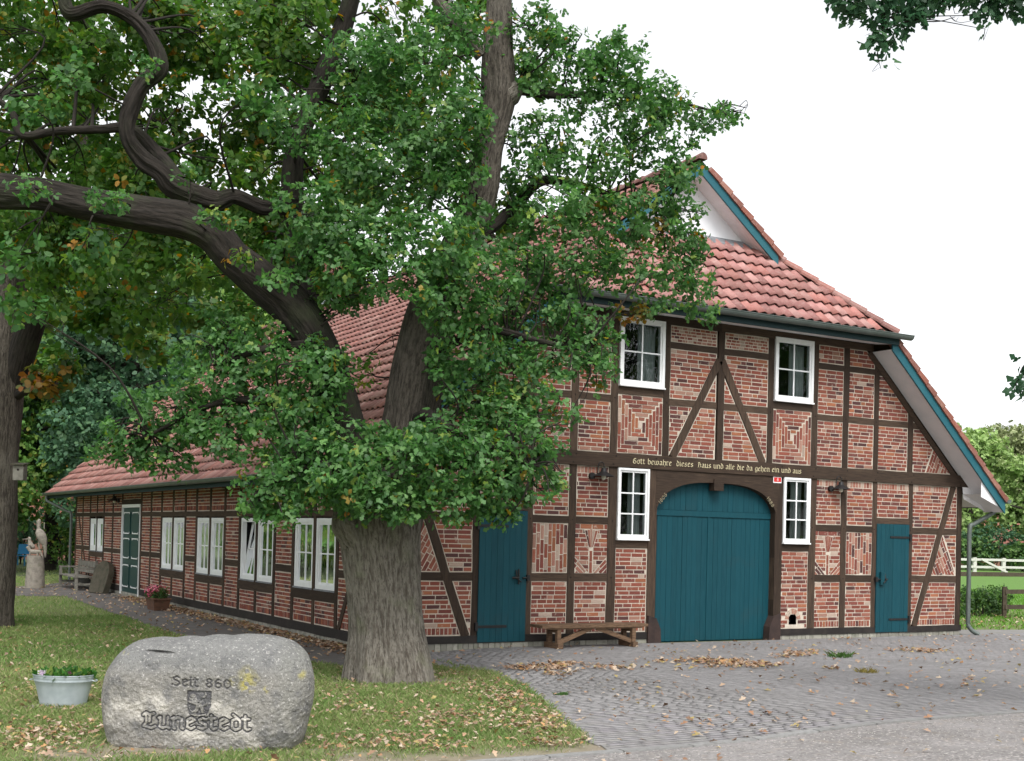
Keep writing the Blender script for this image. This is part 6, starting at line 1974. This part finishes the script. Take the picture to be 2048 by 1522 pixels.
carve('stork', [([(362, 150), (372, 175), (376, 230), (368, 310), (385, 370), (420, 440), (455, 520), (485, 590), (492, 625)], [8, 30, 27, 30, 72, 82, 66, 34, 10]), ([(352, 180), (345, 250), (345, 325)], [22, 14, 6]), ([(388, 500), (384, 600), (395, 690)], [16, 11, 12]), ([(470, 590), (490, 650), (494, 800)], [34, 30, 14])])
carve('chick', [([(205, 458), (222, 485), (222, 530), (245, 590), (290, 630), (312, 650)], [8, 28, 26, 48, 34, 8]), ([(200, 490, -.02), (150, 497, -.02), (100, 497, -.02)], [10, 5, 2]), ([(250, 620), (262, 700)], [12, 10])])
carve('otter', [([(192, 640, -.12), (225, 640, -.12), (255, 680, -.12), (300, 705, -.12), (370, 708, -.12), (420, 705, -.12), (450, 740, -.12), (488, 810, -.12)], [8, 34, 26, 38, 38, 32, 16, 6]), ([(272, 715, -.14), (266, 772, -.14)], [18, 14]), ([(395, 715, -.14), (392, 775, -.14)], [20, 14])])
carve('support_post', [([(440, 210, .1), (443, 330, .1)], [7, 8])])

# weathered garden bench by the side wall
gb = np.array([-7.30, 22.1, float(gz(-7.3, 22))])
bn = thing('garden_bench', 'weathered grey garden bench against the side wall below the small windows', 'bench', gb)
y0, y1, x0, x1 = 20.9, 23.5, -7.62, -7.02
zg = gb[2]
for k in range(4):
    xa = x0 + (x1 - x0) * k / 4
    m = MB(); m.box((xa + .008, y0, zg + .40), (xa + (x1 - x0) / 4 - .008, y1, zg + .435)); m.build('seat_slat', 'grey_wood', bn)
for k in range(2):
    m = MB(); f = [(x1 - .02 + .06 * z, y, zg + .52 + z) for y, z in ((y0 + .05, .19 * k), (y1 - .05, .19 * k), (y1 - .05, .19 * k + .17), (y0 + .05, .19 * k + .17))]
    m.prism(f, [(p[0] + .03, p[1], p[2]) for p in f], None, True); m.build('back_board', 'grey_wood', bn)
for y in (y0 + .06, y1 - .06):
    m = MB(); m.bar((x0 + .06, y, zg), (x0 + .06, y, zg + .64), .08, .08, (1, 0, 0)); m.build('leg', 'grey_wood', bn)
    m = MB(); m.bar((x1 - .03, y, zg), (x1 + .05, y, zg + .92), .08, .08, (0, 1, 0)); m.build('leg', 'grey_wood', bn)
    m = MB(); m.bar((x0 + .0, y, zg + .665), (x1 + .02, y, zg + .665), .05, .09, ZU); m.build('armrest', 'grey_wood', bn)
    m = MB(); m.bar((x0 + .06, y, zg + .20), (x1 - .02, y, zg + .20), .06, .05, ZU); m.build('stretcher', 'grey_wood', bn)
# mossy slab leaning beside it
ls = np.array([-7.22, 19.5, float(gz(-7.2, 20))])
m = MB()
q = [(-.40, 0), (.40, 0), (.43, .35)] + [(math.cos(a) * .42, .58 + math.sin(a) * .40) for a in np.linspace(.1, math.pi - .1, 12)] + [(-.43, .35)]
n2 = np.array([-.92, -.30, .28]); n2 /= np.linalg.norm(n2)
u2 = np.cross(ZU, n2); u2 /= np.linalg.norm(u2); v2 = np.cross(n2, u2)
f = [ls + u2 * a + v2 * b for a, b in q]
m.prism([p + n2 * .09 for p in f], [p - n2 * .09 for p in f], None, True)
tag(m.build('round_slab', 'moss_wood'), 'dark mossy round-topped slab leaning on the wall beside the garden bench', 'slab')
# flower trough
fb = ground(316, 1209); fb[0] = -7.35
fb = np.array([-7.42, 11.9, float(gz(-7.4, 12))])
ft = thing('flower_pot', 'brown trough of pink flowers at the foot of the side wall', 'flower pot', fb)
m = MB()
prof = [(.40, 0), (.42, .02), (.50, .26), (.54, .27), (.54, .31), (.48, .31), (.44, .27)]
for (a, z0), (b, z1) in zip(prof, prof[1:]):
    for i in range(4):
        c = [(-1, -1), (1, -1), (1, 1), (-1, 1)]
        p, q = c[i], c[(i + 1) % 4]
        w_ = lambda k_, s: fb + np.array([k_[0] * s * .40, k_[1] * s * .75, 0])
        m.poly([w_(p, a) + ZU * z0, w_(q, a) + ZU * z0, w_(q, b) + ZU * z1, w_(p, b) + ZU * z1])
m.poly([fb + np.array([x * .17, y * .32, .28]) for x, y in ((-1, -1), (1, -1), (1, 1), (-1, 1))])
m.build('trough', 'terracotta', ft)
cl_g = [(fb + np.array([r.uniform(-.12, .12), r.uniform(-.22, .22), .34 + r.uniform(0, .1)]), (.13, .12, .13), 16, .07, 'hedge') for _ in range(9)]
make_crown('greenery', ft, cl_g, 'leaf', 'B', 6, 13)
PAL['pink'] = [((.60, .12, .20), 4), ((.66, .22, .30), 3), ((.50, .07, .13), 2)]
cl_p = [(fb + np.array([r.uniform(-.2, .1), r.uniform(-.22, .28), .38 + r.uniform(0, .14)]), (.08, .07, .08), 9, .045, 'pink') for _ in range(12)]
make_crown('flowers', ft, cl_p, 'litter', 'C', 6, 14)
# blue garden chair at the back
cb = ground(42, 1131); 
bc = thing('blue_chair', 'small bright blue garden chair on the back lawn left of the statue', 'chair', cb)
w2 = .27
m = MB(); f = [cb + RH * x + FH * y + ZU * .44 for x, y in ((-w2, -.25), (w2, -.25), (w2, .25), (-w2, .25))]; m.prism([p + ZU * .04 for p in f], f, None, True); m.build('seat', 'blue_paint', bc)
m = MB(); f = [cb + RH * x + FH * (.22 + (z - .5) * .2) + ZU * z for x, z in ((-w2, .52), (w2, .52), (w2 * .9, .98), (-w2 * .9, .98))]; m.prism(f, [p + FH * .04 for p in f], None, True); m.build('backrest', 'blue_paint', bc)
for x in (-w2 + .03, w2 - .03):
    for y in (-.22, .22):
        m = MB(); m.bar(cb + RH * x + FH * y, cb + RH * x + FH * y + ZU * .45, .05, .05, RH); m.build('leg', 'blue_paint', bc)

# ------------------------------------------------------------------ grass, weeds, fallen leaves
def on_lawn(x, y):
    pv = inside(x, y, PAVE) | inside(x, y, PATH)
    hs_ = (x > XL - .05) & (x < 6.9) & (y > -.1) & (y < 25.6)
    dr = (x - ra[0]) * rnor[0] + (y - ra[1]) * rnor[1]
    return ~pv & ~hs_ & (dr > .1)
def view_mask(x, y, mg=.03):
    d_ = (x - CAM[0]) * FW[0] + (y - CAM[1]) * FW[1]; l_ = (x - CAM[0]) * RT[0] + (y - CAM[1]) * RT[1]
    return (d_ > 4) & (np.abs(l_ / np.maximum(d_, .1)) < .4087 + mg)
def scatter(n_, x0, x1, y0, y1, r):
    x, y = r.uniform(x0, x1, n_), r.uniform(y0, y1, n_)
    k_ = view_mask(x, y); return x[k_], y[k_]
def blades(name, x, y, h_, wd, r, cols, z=None):
    n_ = len(x)
    P = np.c_[x, y, gz(x, y) if z is None else z]
    a = r.uniform(0, 6.28, n_)
    sdv = np.c_[np.cos(a), np.sin(a), np.zeros(n_)]
    ln_ = np.c_[r.normal(0, .35, n_), r.normal(0, .35, n_), np.ones(n_)]
    h_ = h_[:, None]
    V = np.stack([P - sdv * wd, P + sdv * wd, P + ln_ * h_ * .6 + sdv * wd * .6, P + ln_ * np.array([1.6, 1.6, 1]) * h_], 1).reshape(-1, 3)
    F = (np.array([[0, 1, 2, 3]]) + (np.arange(n_) * 4)[:, None])
    return np_mesh(name, V, F, 'grass', col=cols)
r = np.random.default_rng(77)
X, Y = [], []
for (n_, bx) in ((190000, (-15, -6, -10.2, -1)), (85000, (-17, -7, -1, 10)), (40000, (-20, -5, 10, 40))):
    x, y = scatter(n_, *bx, r); X.append(x); Y.append(y)
x, y = np.concatenate(X), np.concatenate(Y)
k_ = on_lawn(x, y) & (r.random(len(x)) > soil_amount(x, y) * 1.05) & (r.random(len(x)) < .35 + .65 * vnoise(x, y, 2.3, 4) / .6)
x, y = x[k_], y[k_]
far = sstep((np.hypot(x - CAM[0], y - CAM[1]) - 12) / 14)
n1 = vnoise(x, y, .7, 14)[:, None]
c1, c2, c3 = np.array([.125, .215, .060]), np.array([.215, .265, .095]), np.array([.34, .30, .17])
cc = c1 * (1 - n1) + c2 * n1
dry = (r.random(len(x)) < .10 + .10 * (1 - far))[:, None]
cc = np.where(dry, c3, cc) * r.uniform(.75, 1.25, (len(x), 1))
tag(blades('lawn_grass', x, y, r.uniform(.025, .065, len(x)) * (1 + .3 * far), .0035 * (1 + far * 1.6)[:, None], r, cc), 'mown lawn grass left of the path and forecourt', 'grass', kind='stuff')
x, y = scatter(48000, 7, 30, -1, 40, r)
k_ = on_lawn(x, y); x, y = x[k_], y[k_]
cc = (np.array([.13, .27, .045])) * r.uniform(.75, 1.25, (len(x), 1))
tag(blades('meadow_grass', x, y, r.uniform(.05, .11, len(x)), np.full((len(x), 1), .017), r, cc), 'bright green meadow grass right of the house', 'grass', kind='stuff')
for i, (px_, py_, s, lb) in enumerate(((1680, 1316, .16, 'green grass tuft growing in the paving before the right door'), (1122, 1392, .07, 'tiny green weed in the paving near the lawn edge'), (1735, 1347, .12, 'yellowing weed tuft in the forecourt paving'))):
    p = ground(px_, py_); n_ = 130
    a, q = r.uniform(0, 6.28, n_), np.sqrt(r.random(n_)) * s * 1.4
    cc = np.array([.06, .13, .03] if i != 2 else [.24, .2, .06]) * r.uniform(.7, 1.3, (n_, 1))
    o = blades('weed_tuft', p[0] + np.cos(a) * q, p[1] + np.sin(a) * q * .8, r.uniform(.04, .10, n_) * (s / .12), np.full((n_, 1), .006), r, cc)
    tag(o, lb, 'weed')

LITC = np.array([(.34, .24, .165), (.29, .18, .115), (.24, .135, .08), (.38, .30, .225), (.16, .10, .065), (.33, .185, .085), (.41, .33, .25), (.32, .25, .10), (.26, .18, .13)])
def litter(name, x, y, size, lift, r, label):
    n_ = len(x)
    z = gz(x, y) + lift + r.uniform(0, .012, n_)
    a = r.uniform(0, 6.28, n_)
    T = np.c_[np.cos(a), np.sin(a), r.normal(.05, .18, n_)]
    N = np.c_[r.normal(0, .35, n_), r.normal(0, .35, n_), np.ones(n_)]
    V, F, nf = leaf_mesh(np.c_[x, y, z], T, N, size, 'A', fold=.35, curl=-.35)
    c = LITC[r.choice(len(LITC), n_)] * r.uniform(.85, 1.4, (n_, 1))
    return tag(np_mesh(name, V, F, 'litter', col=np.repeat(c, nf, 0)), label, 'leaves', kind='stuff')
# on the forecourt: sparse everywhere, drifts in bands
gx, gy = [], []
def drift(px_, py_, w_, h_, n_):
    for _ in range(n_):
        p = ground(px_ + r.normal(0, w_ * .5), py_ + r.normal(0, h_ * .5)); gx.append(p[0]); gy.append(p[1])
for e in ((1090, 1338, 80, 8, 150), (1130, 1332, 50, 5, 80), (1040, 1340, 40, 6, 70), (1230, 1338, 60, 5, 60), (1330, 1326, 70, 4, 50), (1450, 1330, 70, 9, 330), (1520, 1334, 50, 5, 140), (1410, 1324, 30, 6, 60), (1600, 1310, 60, 7, 110), (1570, 1316, 40, 4, 40), (1830, 1303, 50, 4, 70), (1862, 1306, 30, 3, 40), (1660, 1340, 20, 4, 20), (1110, 1352, 40, 8, 40), (1390, 1452, 200, 30, 30), (1250, 1400, 100, 30, 30), (1950, 1370, 80, 30, 20)): drift(*e)
x, y = scatter(1900, -10, 16, -10, 0, r); k_ = inside(x, y, PAVE); gx += list(x[k_]); gy += list(y[k_])
x, y = np.array(gx), np.array(gy)
k_ = (y < -.12)
litter('fallen_leaves', x[k_], y[k_], r.uniform(.045, .10, k_.sum()), .022, r, 'brown oak leaves scattered and drifted over the forecourt paving')
# on the lawn
gx, gy = [], []
for e in ((900, 1440, 150, 30, 420), (1020, 1400, 60, 25, 260), (1080, 1450, 60, 25, 260), (960, 1380, 70, 20, 180), (800, 1490, 160, 18, 240), (1100, 1490, 60, 10, 90), (700, 1400, 60, 40, 120), (60, 1480, 90, 30, 260), (140, 1460, 60, 20, 110), (120, 1380, 150, 40, 220), (300, 1260, 160, 12, 160), (900, 1350, 50, 6, 80)): drift(*e[:4], int(e[4] * .75))
x, y = scatter(2600, -17, -6.5, -10.3, 8, r); gx += list(x); gy += list(y)
x, y = np.array(gx), np.array(gy); k_ = on_lawn(x, y) & (np.hypot((x - STONE_C[0] - .1) / .95, (y - STONE_C[1] - .3) / .55) > 1)
x, y = x[k_], y[k_]
litter('fallen_leaves', x, y, r.uniform(.04, .085, len(x)), .02, r, 'dry fallen oak leaves lying on the lawn and bare soil')
# along the foot of the side wall and on the path
n_ = 3000
y = r.uniform(.4, 17, n_); x = XL - .06 - np.abs(r.normal(0, .22, n_))
xs_, ys_ = scatter(1500, -12, XL, -2.5, 26, r); k_ = inside(xs_, ys_, PATH)
x, y = np.r_[x, xs_[k_]], np.r_[y, ys_[k_]]
litter('fallen_leaves', x, y, r.uniform(.05, .10, len(x)), .016, r, 'brown leaf litter along the foot of the side wall and path')
x, y = scatter(500, 7, 14, -.5, 8, r); k_ = on_lawn(x, y)
litter('fallen_leaves', x[k_], y[k_], r.uniform(.06, .12, k_.sum()), .04, r, 'pale fallen leaves on the grass right of the house corner')

# grit and small stones lying on the road edge and the bare soil
r = np.random.default_rng(123)
x, y = scatter(26000, -13, 4, -13, -7, r)
dr = (x - ra[0]) * rnor[0] + (y - ra[1]) * rnor[1]
k_ = ((dr < .1) & (r.random(len(x)) < .22 + .5 * np.exp(dr / .5))) | (on_lawn(x, y) & (soil_amount(x, y) > .6) & (r.random(len(x)) < .25))
x, y = x[k_], y[k_]
n_ = len(x)
s_ = r.uniform(.004, .012, n_)
a = r.uniform(0, 6.28, n_)
P = np.c_[x, y, gz(x, y) + .006]
tri = np.stack([np.c_[np.cos(a + q), np.sin(a + q), np.zeros(n_)] for q in (0, 2.1, 4.2)], 1) * s_[:, None, None]
V = np.concatenate([P[:, None] + tri, (P + np.c_[np.zeros(n_), np.zeros(n_), s_ * .8])[:, None]], 1).reshape(-1, 3)
F = (np.array([[0, 1, 3], [1, 2, 3], [2, 0, 3]])[None] + (np.arange(n_) * 4)[:, None, None]).reshape(-1, 3)
g = r.uniform(.10, .45, (n_, 1)) * np.array([1, .95, .88])
tag(np_mesh('grit', V, F, 'litter', col=np.repeat(g, 3, 0)), 'grit and small stones along the road edge and bare soil', 'grit', kind='stuff')
x, y = scatter(260, -10, 6, -13, -8.5, r)
dr = (x - ra[0]) * rnor[0] + (y - ra[1]) * rnor[1]
k_ = dr < -.1
litter('fallen_leaves', x[k_], y[k_], r.uniform(.045, .09, k_.sum()), .012, r, 'a few scattered brown leaves on the grey road')
